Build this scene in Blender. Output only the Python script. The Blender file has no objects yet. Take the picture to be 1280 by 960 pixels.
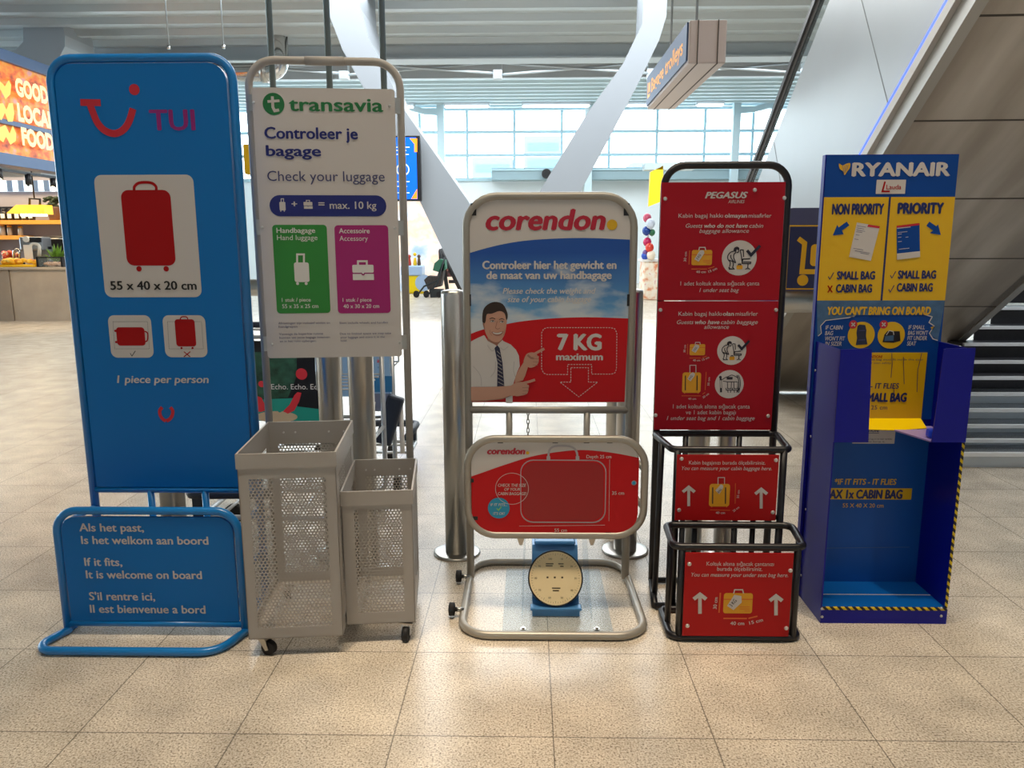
import bpy, bmesh, math, random
from mathutils import Vector, Matrix
random.seed(7)
scn = bpy.context.scene
COL = scn.collection
PI = math.pi

# ------------------------------------------------------------------ camera
TILE = 0.5
CAM_H = 3.03613 * TILE
GX, GY = -2.83805 * TILE, 4.33552 * TILE        # one joint crossing of the floor tiles
FPX, PITCH, YAW, ROLL = 961.1, 0.18074, -0.020836, 0.0026115


def cam_axes():
    cp, sp, cy, sy = math.cos(PITCH), math.sin(PITCH), math.cos(YAW), math.sin(YAW)
    f = Vector((sy * cp, cy * cp, -sp))
    r0 = Vector((cy, -sy, 0))
    d = f.cross(r0)
    cr, sr = math.cos(ROLL), math.sin(ROLL)
    return cr * r0 + sr * d, -sr * r0 + cr * d, f


AX_R, AX_D, AX_F = cam_axes()
CAM = Vector((0, 0, CAM_H))
cam = bpy.data.cameras.new('camera')
cam.sensor_fit = 'HORIZONTAL'
cam.sensor_width = 36
cam.lens = FPX / 1280 * 36
cam.clip_start, cam.clip_end = 0.05, 400
cam_o = bpy.data.objects.new('camera', cam)
cam_o.matrix_world = Matrix.Translation(CAM) @ Matrix((AX_R, -AX_D, -AX_F)).transposed().to_4x4()
COL.objects.link(cam_o)
scn.camera = cam_o

# ------------------------------------------------------------------ exposure, sky, large lamps
scn.view_settings.view_transform = 'Standard'
scn.view_settings.look = 'None'
scn.view_settings.gamma = 1
scn.view_settings.use_curve_mapping = False
scn.view_settings.exposure = -0.08
SKY = 7.5
world = bpy.data.worlds.new('sky')
scn.world = world
world.use_nodes = True
bg = world.node_tree.nodes['Background']
bg.inputs[0].default_value = (0.84, 0.95, 1.0, 1)
bg.inputs[1].default_value = SKY


def area_lamp(name, loc, size, power, color, rot=(0, 0, 0), sy=None):
    l = bpy.data.lights.new(name, 'AREA')
    l.shape = 'RECTANGLE'
    l.size = size
    l.size_y = sy or size
    l.energy = power
    l.color = color
    o = bpy.data.objects.new(name, l)
    o.location = loc
    o.rotation_euler = rot
    COL.objects.link(o)
    return o


def spot_lamp(name, loc, target, power, color, angle, blend=0.8, radius=0.1):
    l = bpy.data.lights.new(name, 'SPOT')
    l.energy = power
    l.color = color
    l.spot_size = math.radians(angle)
    l.spot_blend = blend
    l.shadow_soft_size = radius
    o = bpy.data.objects.new(name, l)
    o.location = loc
    o.rotation_euler = (Vector(target) - Vector(loc)).to_track_quat('-Z', 'Y').to_euler()
    COL.objects.link(o)
    return o


# soft warm hall lights above the standing place, and cool fill lamps added to brighten the deep hall
area_lamp('hall_light_front', (0.2, 2.1, 6.3), 5.0, 230, (1.0, 0.84, 0.64), sy=1.0)
area_lamp('hall_fill_deep', (0, 13, 6.2), 10, 1500, (0.95, 0.98, 1.0), sy=6)
area_lamp('hall_fill_far', (0, 24, 6.2), 16, 1200, (0.92, 0.98, 1.0), sy=6)
spot_lamp('downlight_a', (0.2, 2.0, 6.0), (0.15, 2.3, 0), 480, (1.0, 0.8, 0.58), 20)
spot_lamp('downlight_b', (-1.0, 1.8, 6.0), (-0.75, 2.2, 0), 480, (1.0, 0.78, 0.55), 24)
spot_lamp('downlight_c', (1.7, 2.2, 6.0), (1.5, 2.7, 0), 480, (1.0, 0.8, 0.58), 26)
area_lamp('shop_light', (-11.2, 16.6, 3.4), 3.5, 170, (1.0, 0.78, 0.5), sy=1.5)
spot_lamp('shop_spot', (-9.2, 13.6, 2.7), (-9.6, 14.6, 0), 160, (1.0, 0.7, 0.4), 90)
area_lamp('stair_fill', (6.0, 4.6, 6.2), 2.5, 240, (0.94, 0.97, 1.0))  # fill lamp added to light the stairs and floor at the right


# ------------------------------------------------------------------ helpers: pixels of the photograph to points of the place
def ray(px, py):
    return AX_R * ((px - 640) / FPX) + AX_D * ((py - 480) / FPX) + AX_F


def at(px, py, Y):
    d = ray(px, py)
    return CAM + d * (Y / d.y)


def gz(px, py, z=0.0):
    d = ray(px, py)
    return CAM + d * ((z - CAM_H) / d.z)


def onplane(px, py, O, n):
    d = ray(px, py)
    return CAM + d * ((Vector(O) - CAM).dot(n) / d.dot(n))


def hexc(h):
    h = h.lstrip('#')
    c = [int(h[i:i + 2], 16) / 255 for i in (0, 2, 4)]
    return tuple(x / 12.92 if x <= 0.04045 else ((x + 0.055) / 1.055) ** 2.4 for x in c) + (1,)


# ------------------------------------------------------------------ materials
def mat(name, color, rough=0.5, metal=0.0, emit=None, estr=0.0, noise=0.0, nscale=8.0, spec=0.5, coat=0.0):
    m = bpy.data.materials.new(name)
    m.use_nodes = True
    nt = m.node_tree
    p = nt.nodes['Principled BSDF']
    c = hexc(color) if isinstance(color, str) else tuple(color) + (1,)
    p.inputs['Base Color'].default_value = c
    p.inputs['Roughness'].default_value = rough
    p.inputs['Metallic'].default_value = metal
    p.inputs['Specular IOR Level'].default_value = spec
    if coat:
        p.inputs['Coat Weight'].default_value = coat
        p.inputs['Coat Roughness'].default_value = 0.1
    if emit:
        p.inputs['Emission Color'].default_value = hexc(emit)
        p.inputs['Emission Strength'].default_value = estr
    if noise:
        tc = nt.nodes.new('ShaderNodeTexCoord')
        n = nt.nodes.new('ShaderNodeTexNoise')
        n.inputs['Scale'].default_value = nscale
        n.inputs['Detail'].default_value = 5
        nt.links.new(tc.outputs['Object'], n.inputs['Vector'])
        r = nt.nodes.new('ShaderNodeValToRGB')
        r.color_ramp.elements[0].position = 0.3
        r.color_ramp.elements[1].position = 0.7
        r.color_ramp.elements[0].color = tuple(x * (1 - noise) for x in c[:3]) + (1,)
        r.color_ramp.elements[1].color = tuple(min(1, x * (1 + noise * 0.5)) for x in c[:3]) + (1,)
        nt.links.new(n.outputs['Fac'], r.inputs['Fac'])
        nt.links.new(r.outputs['Color'], p.inputs['Base Color'])
    return m


def mth(nt, op, a, b=None):
    n = nt.nodes.new('ShaderNodeMath')
    n.operation = op
    for i, v in enumerate((a, b)):
        if v is None:
            continue
        if isinstance(v, (int, float)):
            n.inputs[i].default_value = v
        else:
            nt.links.new(v, n.inputs[i])
    return n.outputs[0]


def floor_material():
    m = mat('granite_tiles', '#b5a48e', 0.3)
    nt = m.node_tree
    p = nt.nodes['Principled BSDF']
    tc = nt.nodes.new('ShaderNodeTexCoord')
    sep = nt.nodes.new('ShaderNodeSeparateXYZ')
    nt.links.new(tc.outputs['Object'], sep.inputs[0])
    n1 = nt.nodes.new('ShaderNodeTexNoise')
    n1.inputs['Scale'].default_value = 150
    n1.inputs['Detail'].default_value = 5
    n1.inputs['Roughness'].default_value = 0.7
    nt.links.new(tc.outputs['Object'], n1.inputs['Vector'])
    r1 = nt.nodes.new('ShaderNodeValToRGB')
    e = r1.color_ramp.elements
    e[0].position, e[0].color = 0.35, hexc('#5d5247')
    e[1].position, e[1].color = 0.47, hexc('#cbbfac')
    x = e.new(0.64)
    x.color = hexc('#efe7d9')
    nt.links.new(n1.outputs['Fac'], r1.inputs['Fac'])
    n2 = nt.nodes.new('ShaderNodeTexNoise')
    n2.inputs['Scale'].default_value = 5.0
    n2.inputs['Detail'].default_value = 4
    nt.links.new(tc.outputs['Object'], n2.inputs['Vector'])
    mr = nt.nodes.new('ShaderNodeMapRange')
    mr.inputs['From Min'].default_value = 0.3
    mr.inputs['From Max'].default_value = 0.7
    mr.inputs['To Min'].default_value = 0.78
    mr.inputs['To Max'].default_value = 1.08
    nt.links.new(n2.outputs['Fac'], mr.inputs[0])
    # every tile a little different
    ix = mth(nt, 'FLOOR', mth(nt, 'DIVIDE', mth(nt, 'SUBTRACT', sep.outputs[0], GX), TILE))
    iy = mth(nt, 'FLOOR', mth(nt, 'DIVIDE', mth(nt, 'SUBTRACT', sep.outputs[1], GY), TILE))
    cmb = nt.nodes.new('ShaderNodeCombineXYZ')
    nt.links.new(ix, cmb.inputs[0])
    nt.links.new(iy, cmb.inputs[1])
    wn = nt.nodes.new('ShaderNodeTexWhiteNoise')
    nt.links.new(cmb.outputs[0], wn.inputs['Vector'])
    tv = mth(nt, 'MULTIPLY_ADD', wn.outputs['Value'], 0.1)
    tv.node.inputs[2].default_value = 0.95
    # joints
    def joint(c, off):
        f = mth(nt, 'FRACT', mth(nt, 'ADD', mth(nt, 'DIVIDE', mth(nt, 'SUBTRACT', c, off), TILE), 100.5))
        return mth(nt, 'LESS_THAN', mth(nt, 'ABSOLUTE', mth(nt, 'SUBTRACT', f, 0.5)), 0.0042)
    j = mth(nt, 'MAXIMUM', joint(sep.outputs[0], GX), joint(sep.outputs[1], GY))
    k = mth(nt, 'MULTIPLY', mr.outputs[0], tv)
    k = mth(nt, 'MULTIPLY', k, mth(nt, 'SUBTRACT', 1.0, mth(nt, 'MULTIPLY', j, 0.6)))
    vm = nt.nodes.new('ShaderNodeVectorMath')
    vm.operation = 'SCALE'
    nt.links.new(r1.outputs['Color'], vm.inputs[0])
    nt.links.new(k, vm.inputs['Scale'])
    nt.links.new(vm.outputs[0], p.inputs['Base Color'])
    p.inputs['Roughness'].default_value = 0.27
    return m


def perforated_material(base):
    """Sheet metal with a staggered grid of round holes, laid out in the sheet's own metres (UV)."""
    m = mat('perforated_sheet', base, 0.45, 0.0)
    nt = m.node_tree
    p = nt.nodes['Principled BSDF']
    out = nt.nodes['Material Output']
    uv = nt.nodes.new('ShaderNodeUVMap')
    sep = nt.nodes.new('ShaderNodeSeparateXYZ')
    nt.links.new(uv.outputs[0], sep.inputs[0])
    P = 0.0135
    def grid(off):
        fx = mth(nt, 'SUBTRACT', mth(nt, 'FRACT', mth(nt, 'ADD', mth(nt, 'DIVIDE', sep.outputs[0], P), off)), 0.5)
        fy = mth(nt, 'SUBTRACT', mth(nt, 'FRACT', mth(nt, 'ADD', mth(nt, 'DIVIDE', sep.outputs[1], P * 1.732), off)), 0.5)
        fy = mth(nt, 'MULTIPLY', fy, 1.732)
        return mth(nt, 'ADD', mth(nt, 'MULTIPLY', fx, fx), mth(nt, 'MULTIPLY', fy, fy))
    d = mth(nt, 'MINIMUM', grid(0.0), grid(0.5))
    hole = mth(nt, 'LESS_THAN', d, 0.35 ** 2)
    tr = nt.nodes.new('ShaderNodeBsdfTransparent')
    mx = nt.nodes.new('ShaderNodeMixShader')
    nt.links.new(hole, mx.inputs[0])
    nt.links.new(p.outputs[0], mx.inputs[1])
    nt.links.new(tr.outputs[0], mx.inputs[2])
    nt.links.new(mx.outputs[0], out.inputs['Surface'])
    return m


def glass_material(name, tint, clear=0.85, rough=0.05):
    m = bpy.data.materials.new(name)
    m.use_nodes = True
    nt = m.node_tree
    p = nt.nodes['Principled BSDF']
    p.inputs['Base Color'].default_value = hexc(tint)
    p.inputs['Roughness'].default_value = rough
    tr = nt.nodes.new('ShaderNodeBsdfTransparent')
    tr.inputs[0].default_value = (0.97, 0.99, 1, 1)
    mx = nt.nodes.new('ShaderNodeMixShader')
    mx.inputs[0].default_value = clear
    nt.links.new(p.outputs[0], mx.inputs[1])
    nt.links.new(tr.outputs[0], mx.inputs[2])
    nt.links.new(mx.outputs[0], nt.nodes['Material Output'].inputs['Surface'])
    return m


def stripe_material(name, a, b, period, axis=(1, 0, 1)):
    m = mat(name, a, 0.5)
    nt = m.node_tree
    p = nt.nodes['Principled BSDF']
    tc = nt.nodes.new('ShaderNodeTexCoord')
    sep = nt.nodes.new('ShaderNodeSeparateXYZ')
    nt.links.new(tc.outputs['Object'], sep.inputs[0])
    s = 0.0
    for i in range(3):
        if axis[i]:
            s = mth(nt, 'ADD', s, mth(nt, 'MULTIPLY', sep.outputs[i], axis[i]))
    f = mth(nt, 'LESS_THAN', mth(nt, 'FRACT', mth(nt, 'ADD', mth(nt, 'DIVIDE', s, period), 100.0)), 0.5)
    mx = nt.nodes.new('ShaderNodeMix')
    mx.data_type = 'RGBA'
    nt.links.new(f, mx.inputs[0])
    mx.inputs[6].default_value = hexc(a)
    mx.inputs[7].default_value = hexc(b)
    nt.links.new(mx.outputs[2], p.inputs['Base Color'])
    return m


def ramp_noise_material(name, stops, scale=2.0, rough=0.5, emit=0.0, stretch=(1, 1, 1), detail=4, metal=0.0):
    m = mat(name, '#888888', rough, metal)
    nt = m.node_tree
    p = nt.nodes['Principled BSDF']
    tc = nt.nodes.new('ShaderNodeTexCoord')
    mp = nt.nodes.new('ShaderNodeMapping')
    mp.inputs['Scale'].default_value = stretch
    nt.links.new(tc.outputs['Object'], mp.inputs[0])
    n = nt.nodes.new('ShaderNodeTexNoise')
    n.inputs['Scale'].default_value = scale
    n.inputs['Detail'].default_value = detail
    nt.links.new(mp.outputs[0], n.inputs['Vector'])
    r = nt.nodes.new('ShaderNodeValToRGB')
    e = r.color_ramp.elements
    e[0].position, e[0].color = stops[0][0], hexc(stops[0][1])
    e[1].position, e[1].color = stops[-1][0], hexc(stops[-1][1])
    for q, c in stops[1:-1]:
        e.new(q).color = hexc(c)
    nt.links.new(n.outputs['Fac'], r.inputs['Fac'])
    nt.links.new(r.outputs['Color'], p.inputs['Base Color'])
    if emit:
        nt.links.new(r.outputs['Color'], p.inputs['Emission Color'])
        p.inputs['Emission Strength'].default_value = emit
    return m


M = {}
def mm(key, *a, **k):
    M[key] = mat(key, *a, **k)


mm('white', '#e6e4e2', 0.45)
mm('black', '#15151a', 0.4)
mm('ink', '#0d0d10', 0.5)
mm('red', '#b3101c', 0.4)
mm('steel', '#b9b6b0', 0.28, 1.0, noise=0.15, nscale=3)
mm('chrome', '#c9c9c9', 0.15, 1.0)
mm('screw', '#d2d2d0', 0.3, 0.6)
mm('rubber', '#17171a', 0.7)
mm('yellow', '#e0b400', 0.45)

# ------------------------------------------------------------------ helpers: meshes
class MB:
    """Collects shapes (world coordinates unless xf is given) and links them as ONE mesh object."""
    def __init__(self, xf=None):
        self.bm = bmesh.new()
        self.uv = self.bm.loops.layers.uv.new('UVMap')
        self.xf = xf or Matrix.Identity(4)

    def face(self, pts, m=0, smooth=False):
        vs = [self.bm.verts.new(p) for p in pts]
        f = self.bm.faces.new(vs)
        f.material_index = m
        f.smooth = smooth
        return f

    def box(self, c, s, m=0, rot=None, bevel=0.0):
        r = bmesh.ops.create_cube(self.bm, size=1)
        vs = r['verts']
        T = Matrix.Translation(c) @ (rot.to_4x4() if rot else Matrix.Identity(4)) @ Matrix.Diagonal((s[0], s[1], s[2], 1))
        for v in vs:
            v.co = T @ v.co
        fs = set(f for v in vs for f in v.link_faces)
        for f in fs:
            f.material_index = m
        if bevel:
            es = list(set(e for v in vs for e in v.link_edges))
            bmesh.ops.bevel(self.bm, geom=es, offset=bevel, segments=2, affect='EDGES', profile=0.5)
        return self

    def span(self, a, b, m=0, bevel=0.0):
        a, b = Vector(a), Vector(b)
        return self.box((a + b) / 2, [max(abs(x), 1e-4) for x in (b - a)], m, bevel=bevel)

    def tube(self, pts, r, closed=False, fillet=0.0, seg=12, m=0, fseg=7):
        pts = [Vector(p) for p in pts]
        if fillet:
            out = []
            n = len(pts)
            for i, p in enumerate(pts):
                if not closed and i in (0, n - 1):
                    out.append(p)
                    continue
                a, b = (pts[i - 1] - p), (pts[(i + 1) % n] - p)
                la, lb = a.length, b.length
                a.normalize(); b.normalize()
                ang = a.angle(b)
                if ang > PI - 0.02:
                    out.append(p)
                    continue
                fl = fillet[i] if isinstance(fillet, (list, tuple)) else fillet
                t = min(fl / math.tan(ang / 2), la * 0.49, lb * 0.49)
                rr = t * math.tan(ang / 2)
                bis = (a + b).normalized()
                ce = p + bis * (rr / math.sin(ang / 2))
                s0, s1 = p + a * t - ce, p + b * t - ce
                tot = s0.angle(s1)
                for k in range(fseg + 1):
                    u = k / fseg
                    out.append(ce + (s0 * math.sin((1 - u) * tot) + s1 * math.sin(u * tot)) / math.sin(tot))
            pts = out
        n = len(pts)
        rings = []
        def tan(i):
            if closed:
                return (pts[(i + 1) % n] - pts[i - 1]).normalized()
            if i == 0:
                return (pts[1] - pts[0]).normalized()
            if i == n - 1:
                return (pts[-1] - pts[-2]).normalized()
            return ((pts[i + 1] - pts[i]).normalized() + (pts[i] - pts[i - 1]).normalized()).normalized()
        t = tan(0)
        up = Vector((0, 0, 1)) if abs(t.z) < 0.9 else Vector((1, 0, 0))
        u = t.cross(up).normalized()
        for i in range(n):
            t2 = tan(i)
            if i:
                q = t.rotation_difference(t2)
                u = (q @ u).normalized()
            t = t2
            w = t.cross(u)
            rings.append([self.bm.verts.new(pts[i] + (u * math.cos(2 * PI * k / seg) + w * math.sin(2 * PI * k / seg)) * r) for k in range(seg)])
        if closed:      # best match of the last ring to the first
            best = min(range(seg), key=lambda s: sum((rings[-1][k].co - rings[0][(k + s) % seg].co).length for k in range(seg)))
        for i in range(n if closed else n - 1):
            A = rings[i]
            B = rings[(i + 1) % n]
            s = best if closed and i == n - 1 else 0
            for k in range(seg):
                f = self.bm.faces.new((A[k], A[(k + 1) % seg], B[(k + 1 + s) % seg], B[(k + s) % seg]))
                f.smooth = True
                f.material_index = m
        if not closed:
            for R in (rings[0][::-1], rings[-1]):
                f = self.bm.faces.new(R)
                f.material_index = m
        return self

    def cyl(self, p0, p1, r0, r1=None, seg=20, m=0):
        p0, p1 = Vector(p0), Vector(p1)
        r1 = r0 if r1 is None else r1
        t = (p1 - p0).normalized()
        up = Vector((0, 0, 1)) if abs(t.z) < 0.9 else Vector((1, 0, 0))
        u = t.cross(up).normalized()
        w = t.cross(u)
        R = [[self.bm.verts.new(p + (u * math.cos(2 * PI * k / seg) + w * math.sin(2 * PI * k / seg)) * r) for k in range(seg)] for p, r in ((p0, r0), (p1, r1))]
        for k in range(seg):
            f = self.bm.faces.new((R[0][k], R[0][(k + 1) % seg], R[1][(k + 1) % seg], R[1][k]))
            f.smooth = True
            f.material_index = m
        for q in (R[0][::-1], R[1]):
            self.bm.faces.new(q).material_index = m
        return self

    def lathe(self, prof, c, seg=24, m=0, axis='z'):
        c = Vector(c)
        rings = []
        for r, z in prof:
            ring = []
            for k in range(seg):
                a = 2 * PI * k / seg
                v = Vector((r * math.cos(a), r * math.sin(a), z))
                if axis == 'x':
                    v = Vector((v.z, v.x, v.y))
                ring.append(self.bm.verts.new(c + v))
            rings.append(ring)
        for A, B in zip(rings, rings[1:]):
            for k in range(seg):
                f = self.bm.faces.new((A[k], A[(k + 1) % seg], B[(k + 1) % seg], B[k]))
                f.smooth = True
                f.material_index = m
        for R in (rings[0][::-1], rings[-1]):
            self.bm.faces.new(R).material_index = m
        return self

    def sphere(self, c, r, s=(1, 1, 1), m=0, u=14, v=9):
        g = bmesh.ops.create_uvsphere(self.bm, u_segments=u, v_segments=v, radius=r)
        for x in g['verts']:
            x.co = Vector(c) + Vector((x.co.x * s[0], x.co.y * s[1], x.co.z * s[2]))
        for f in set(f for x in g['verts'] for f in x.link_faces):
            f.smooth = True
            f.material_index = m
        return self

    def prism(self, pts, depth, m=0):
        """Closed outline pushed along the vector depth."""
        pts = [Vector(p) for p in pts]
        d = Vector(depth)
        A = [self.bm.verts.new(p) for p in pts]
        B = [self.bm.verts.new(p + d) for p in pts]
        n = len(pts)
        fs = [self.bm.faces.new(A[::-1]), self.bm.faces.new(B)]
        for i in range(n):
            fs.append(self.bm.faces.new((A[i], A[(i + 1) % n], B[(i + 1) % n], B[i])))
        for f in fs:
            f.material_index = m
        return self

    def sheet(self, O, du, dv, w, h, m=0):
        """Flat sheet with UVs in metres."""
        O, du, dv = Vector(O), Vector(du), Vector(dv)
        f = self.face([O, O + du * w, O + du * w + dv * h, O + dv * h], m)
        for l, q in zip(f.loops, ((0, 0), (w, 0), (w, h), (0, h))):
            l[self.uv].uv = q
        return self

    def build(self, name, mats, parent=None, root=None, label=None, kind=None, cat=None, group=None):
        bm = self.bm
        T = self.xf
        if root is not None:
            T = root_mat(root).inverted() @ T
        bm.transform(T)
        bmesh.ops.recalc_face_normals(bm, faces=[f for f in bm.faces])
        me = bpy.data.meshes.new(name)
        bm.to_mesh(me)
        bm.free()
        for x in (mats if isinstance(mats, (list, tuple)) else [mats]):
            me.materials.append(M[x] if isinstance(x, str) else x)
        o = bpy.data.objects.new(name, me)
        COL.objects.link(o)
        if parent is not None:
            o.parent = parent
        tag(o, label, cat, group, kind)
        return o


def tag(o, label=None, cat=None, group=None, kind=None):
    if label: o['label'] = label
    if cat: o['category'] = cat
    if group: o['group'] = group
    if kind: o['kind'] = kind
    return o


def root_mat(o):
    return Matrix.Translation(o.location) @ Matrix.Rotation(o.rotation_euler.z, 4, 'Z')


def thing(name, loc, label, cat, group=None, rotz=0.0):
    o = bpy.data.objects.new(name, None)
    o.empty_display_size = 0.1
    o.location = loc
    o.rotation_euler = (0, 0, rotz)
    COL.objects.link(o)
    return tag(o, label, cat, group)


def dup(o, loc, label, rotz=None, group=None):
    r = o.copy()
    COL.objects.link(r)
    r.location = loc
    if rotz is not None:
        r.rotation_euler = (0, 0, rotz)
    r['label'] = label
    def rec(a, b):
        for ch in list(a.children):
            c = ch.copy()
            COL.objects.link(c)
            c.parent = b
            rec(ch, c)
    rec(o, r)
    return r


# ------------------------------------------------------------------ helpers: print and lettering on flat faces
class Face:
    """A flat printed face: origin, horizontal axis, outward normal (world)."""
    def __init__(self, O, ux=(1, 0, 0), uy=(0, 0, 1)):
        self.O, self.ux, self.uy = Vector(O), Vector(ux).normalized(), Vector(uy).normalized()
        self.n = self.ux.cross(self.uy)      # towards the reader
        self.lay = 0

    def uv(self, px, py):
        d = onplane(px, py, self.O, self.n) - self.O
        return d.dot(self.ux), d.dot(self.uy)

    def P(self, u, v, off=0.0):
        return self.O + self.ux * u + self.uy * v + self.n * off


def text_data(s, bold=0.0, shear=0.0):
    c = bpy.data.curves.new('lettering', 'FONT')
    c.body = s
    c.size = 1
    c.offset = bold
    c.shear = shear
    c.resolution_u = 3
    o = bpy.data.objects.new('lettering', c)
    COL.objects.link(o)
    dg = bpy.context.evaluated_depsgraph_get()
    dg.update()
    ev = o.evaluated_get(dg)
    me = ev.to_mesh()
    vs = [(v.co.x, v.co.y) for v in me.vertices]
    fs = [tuple(p.vertices) for p in me.polygons]
    ev.to_mesh_clear()
    bpy.data.objects.remove(o)
    bpy.data.curves.remove(c)
    return vs, fs


_cap = {}
class Gfx:
    """Collects print on one face and links it as one mesh: lettering, a pictogram, a logo ..."""
    def __init__(self, face):
        self.f = face
        self.mb = MB()
        self.mats = []

    def mi(self, m):
        if m not in self.mats:
            self.mats.append(m)
        return self.mats.index(m)

    def off(self, lay):
        return 0.0009 + 0.0007 * lay

    def polyuv(self, pts, m, lay=0):
        vs = [self.mb.bm.verts.new(self.f.P(u, v, self.off(lay))) for u, v in pts]
        f = self.mb.bm.faces.new(vs)
        f.material_index = self.mi(m)
        return self

    def poly(self, pts, m, lay=0):
        return self.polyuv([self.f.uv(*p) for p in pts], m, lay)

    def rbox_uv(self, x0, y0, x1, y1):
        ym, xm = (y0 + y1) / 2, (x0 + x1) / 2
        return self.f.uv(x0, ym)[0], self.f.uv(xm, y1)[1], self.f.uv(x1, ym)[0], self.f.uv(xm, y0)[1]

    def rrect(self, x0, y0, x1, y1, r, m, lay=0):
        """x at mid height, y at mid width, r in pixels"""
        u0, v0, u1, v1 = self.rbox_uv(x0, y0, x1, y1)
        return self.polyuv(rr_pts(u0, v0, u1, v1, r * (u1 - u0) / (x1 - x0)), m, lay)

    def disc(self, cx, cy, r, m, lay=0, n=28, sy=1.0):
        u, v = self.f.uv(cx, cy)
        u1, _ = self.f.uv(cx + r, cy)
        R = u1 - u
        return self.polyuv([(u + R * math.cos(2 * PI * k / n), v + sy * R * math.sin(2 * PI * k / n)) for k in range(n)], m, lay)

    def strokeuv(self, q, w, m, lay=0, closed=False):
        n = len(q)
        q = [Vector((a, b)) for a, b in q]
        L, Rr = [], []
        for i in range(n):
            a = q[i - 1] if (i or closed) else None
            b = q[(i + 1) % n] if (i < n - 1 or closed) else None
            d1 = (q[i] - a).normalized() if a is not None and (q[i] - a).length > 1e-9 else None
            d2 = (b - q[i]).normalized() if b is not None and (b - q[i]).length > 1e-9 else None
            d1 = d1 or d2
            d2 = d2 or d1
            nn = Vector((-d1.y - d2.y, d1.x + d2.x))
            nn = nn.normalized() if nn.length > 1e-6 else Vector((-d1.y, d1.x))
            k = min(1.6, 1 / max(0.4, nn.dot(Vector((-d1.y, d1.x)))))
            L.append(q[i] + nn * w / 2 * k)
            Rr.append(q[i] - nn * w / 2 * k)
        for i in range(n if closed else n - 1):
            j = (i + 1) % n
            self.polyuv([L[i], Rr[i], Rr[j], L[j]], m, lay)
        return self

    def stroke(self, pts, w, m, lay=0, closed=False):
        q = [self.f.uv(*p) for p in pts]
        k = abs(self.f.uv(pts[0][0] + 1, pts[0][1])[0] - q[0][0])
        return self.strokeuv(q, w * k, m, lay, closed)

    def curve(self, pts, w, m, lay=0, closed=False, n=5):
        return self.stroke(smooth_pts(pts, closed, n), w, m, lay, closed)

    def dashed(self, pts, w, m, lay=0, dash=2.5, gap=1.8, closed=False):
        if closed:
            pts = list(pts) + [pts[0]]
        t, on, cur = 0.0, True, [pts[0]]
        for a, b in zip(pts, pts[1:]):
            a, b = Vector(a), Vector(b)
            L = (b - a).length
            s = 0.0
            while s < L:
                left = (dash if on else gap) - t
                st = min(left, L - s)
                if on and st > 0.2:
                    p, q = a.lerp(b, s / L), a.lerp(b, (s + st) / L)
                    self.stroke([tuple(p), tuple(q)], w, m, lay)
                s += st
                t += st
                if t >= (dash if on else gap) - 1e-6:
                    t, on = 0.0, not on
        return self

    def text(self, s, x0, x1, yb, cap, m, lay=1, bold=0.0, ital=0.0, rot=0.0):
        """Lettering from pixel x0 to x1 on the baseline yb, capitals cap pixels high."""
        vs, fs = text_data(s, 0.0, ital)
        if not vs:
            return self
        if 'H' not in _cap:
            _cap['H'] = max(v[1] for v in text_data('H')[0])
        xm = (x0 + x1) / 2
        if rot:
            u0, v0 = self.f.uv(x0, yb)
            k = self.f.uv(x0 + 1, yb)[0] - u0
            W = (x1 - x0) * k
        else:
            u0 = self.f.uv(x0, yb)[0]
            W = self.f.uv(x1, yb)[0] - u0
            v0 = self.f.uv(xm, yb)[1]
        H = self.f.uv(xm, yb - cap)[1] - self.f.uv(xm, yb)[1]
        a, b = min(v[0] for v in vs), max(v[0] for v in vs)
        sx, sy = W / (b - a), H / _cap['H']
        cr, sr = math.cos(rot), math.sin(rot)
        bm = self.mb.bm
        o = self.off(lay)
        i = self.mi(m)
        bx = max(bold, 0) * 0.8
        shifts = [(0, 0)] if bx <= 0 else [(bx, 0), (-bx, 0), (0, bx * .6), (0, -bx * .6)]
        if bx > 0.03:
            shifts += [(0, 0), (bx * .5, 0), (-bx * .5, 0)]
        for n_, (dx, dy) in enumerate(shifts):
            bv = []
            for x, y in vs:
                x, y = (x - a + dx) * sx, (y + dy) * sy
                bv.append(bm.verts.new(self.f.P(u0 + x * cr - y * sr, v0 + x * sr + y * cr, o + n_ * 2e-5)))
            for q in fs:
                try:
                    bm.faces.new([bv[k] for k in q]).material_index = i
                except ValueError:
                    pass
        return self

    def done(self, name, part, root, label=None):
        mb = self.mb
        mb.bm.normal_update()
        n = self.f.n
        T = root_mat(root).inverted()
        mb.bm.transform(T)
        me = bpy.data.meshes.new(name)
        for f in mb.bm.faces:
            pass
        mb.bm.to_mesh(me)
        mb.bm.free()
        for x in self.mats:
            me.materials.append(M[x] if isinstance(x, str) else x)
        o = bpy.data.objects.new(name, me)
        COL.objects.link(o)
        o.parent = part
        if label: o['label'] = label
        return o


def rr_pts(u0, v0, u1, v1, r, n=6, rb=None):
    out = []
    rt = r
    rb = r if rb is None else rb
    for r, cx, cy, a in ((rt, u1 - rt, v1 - rt, 0), (rt, u0 + rt, v1 - rt, 90), (rb, u0 + rb, v0 + rb, 180), (rb, u1 - rb, v0 + rb, 270)):
        for k in range(n + 1):
            t = math.radians(a + 90 * k / n)
            out.append((cx + r * math.cos(t), cy + r * math.sin(t)))
    return out


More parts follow.
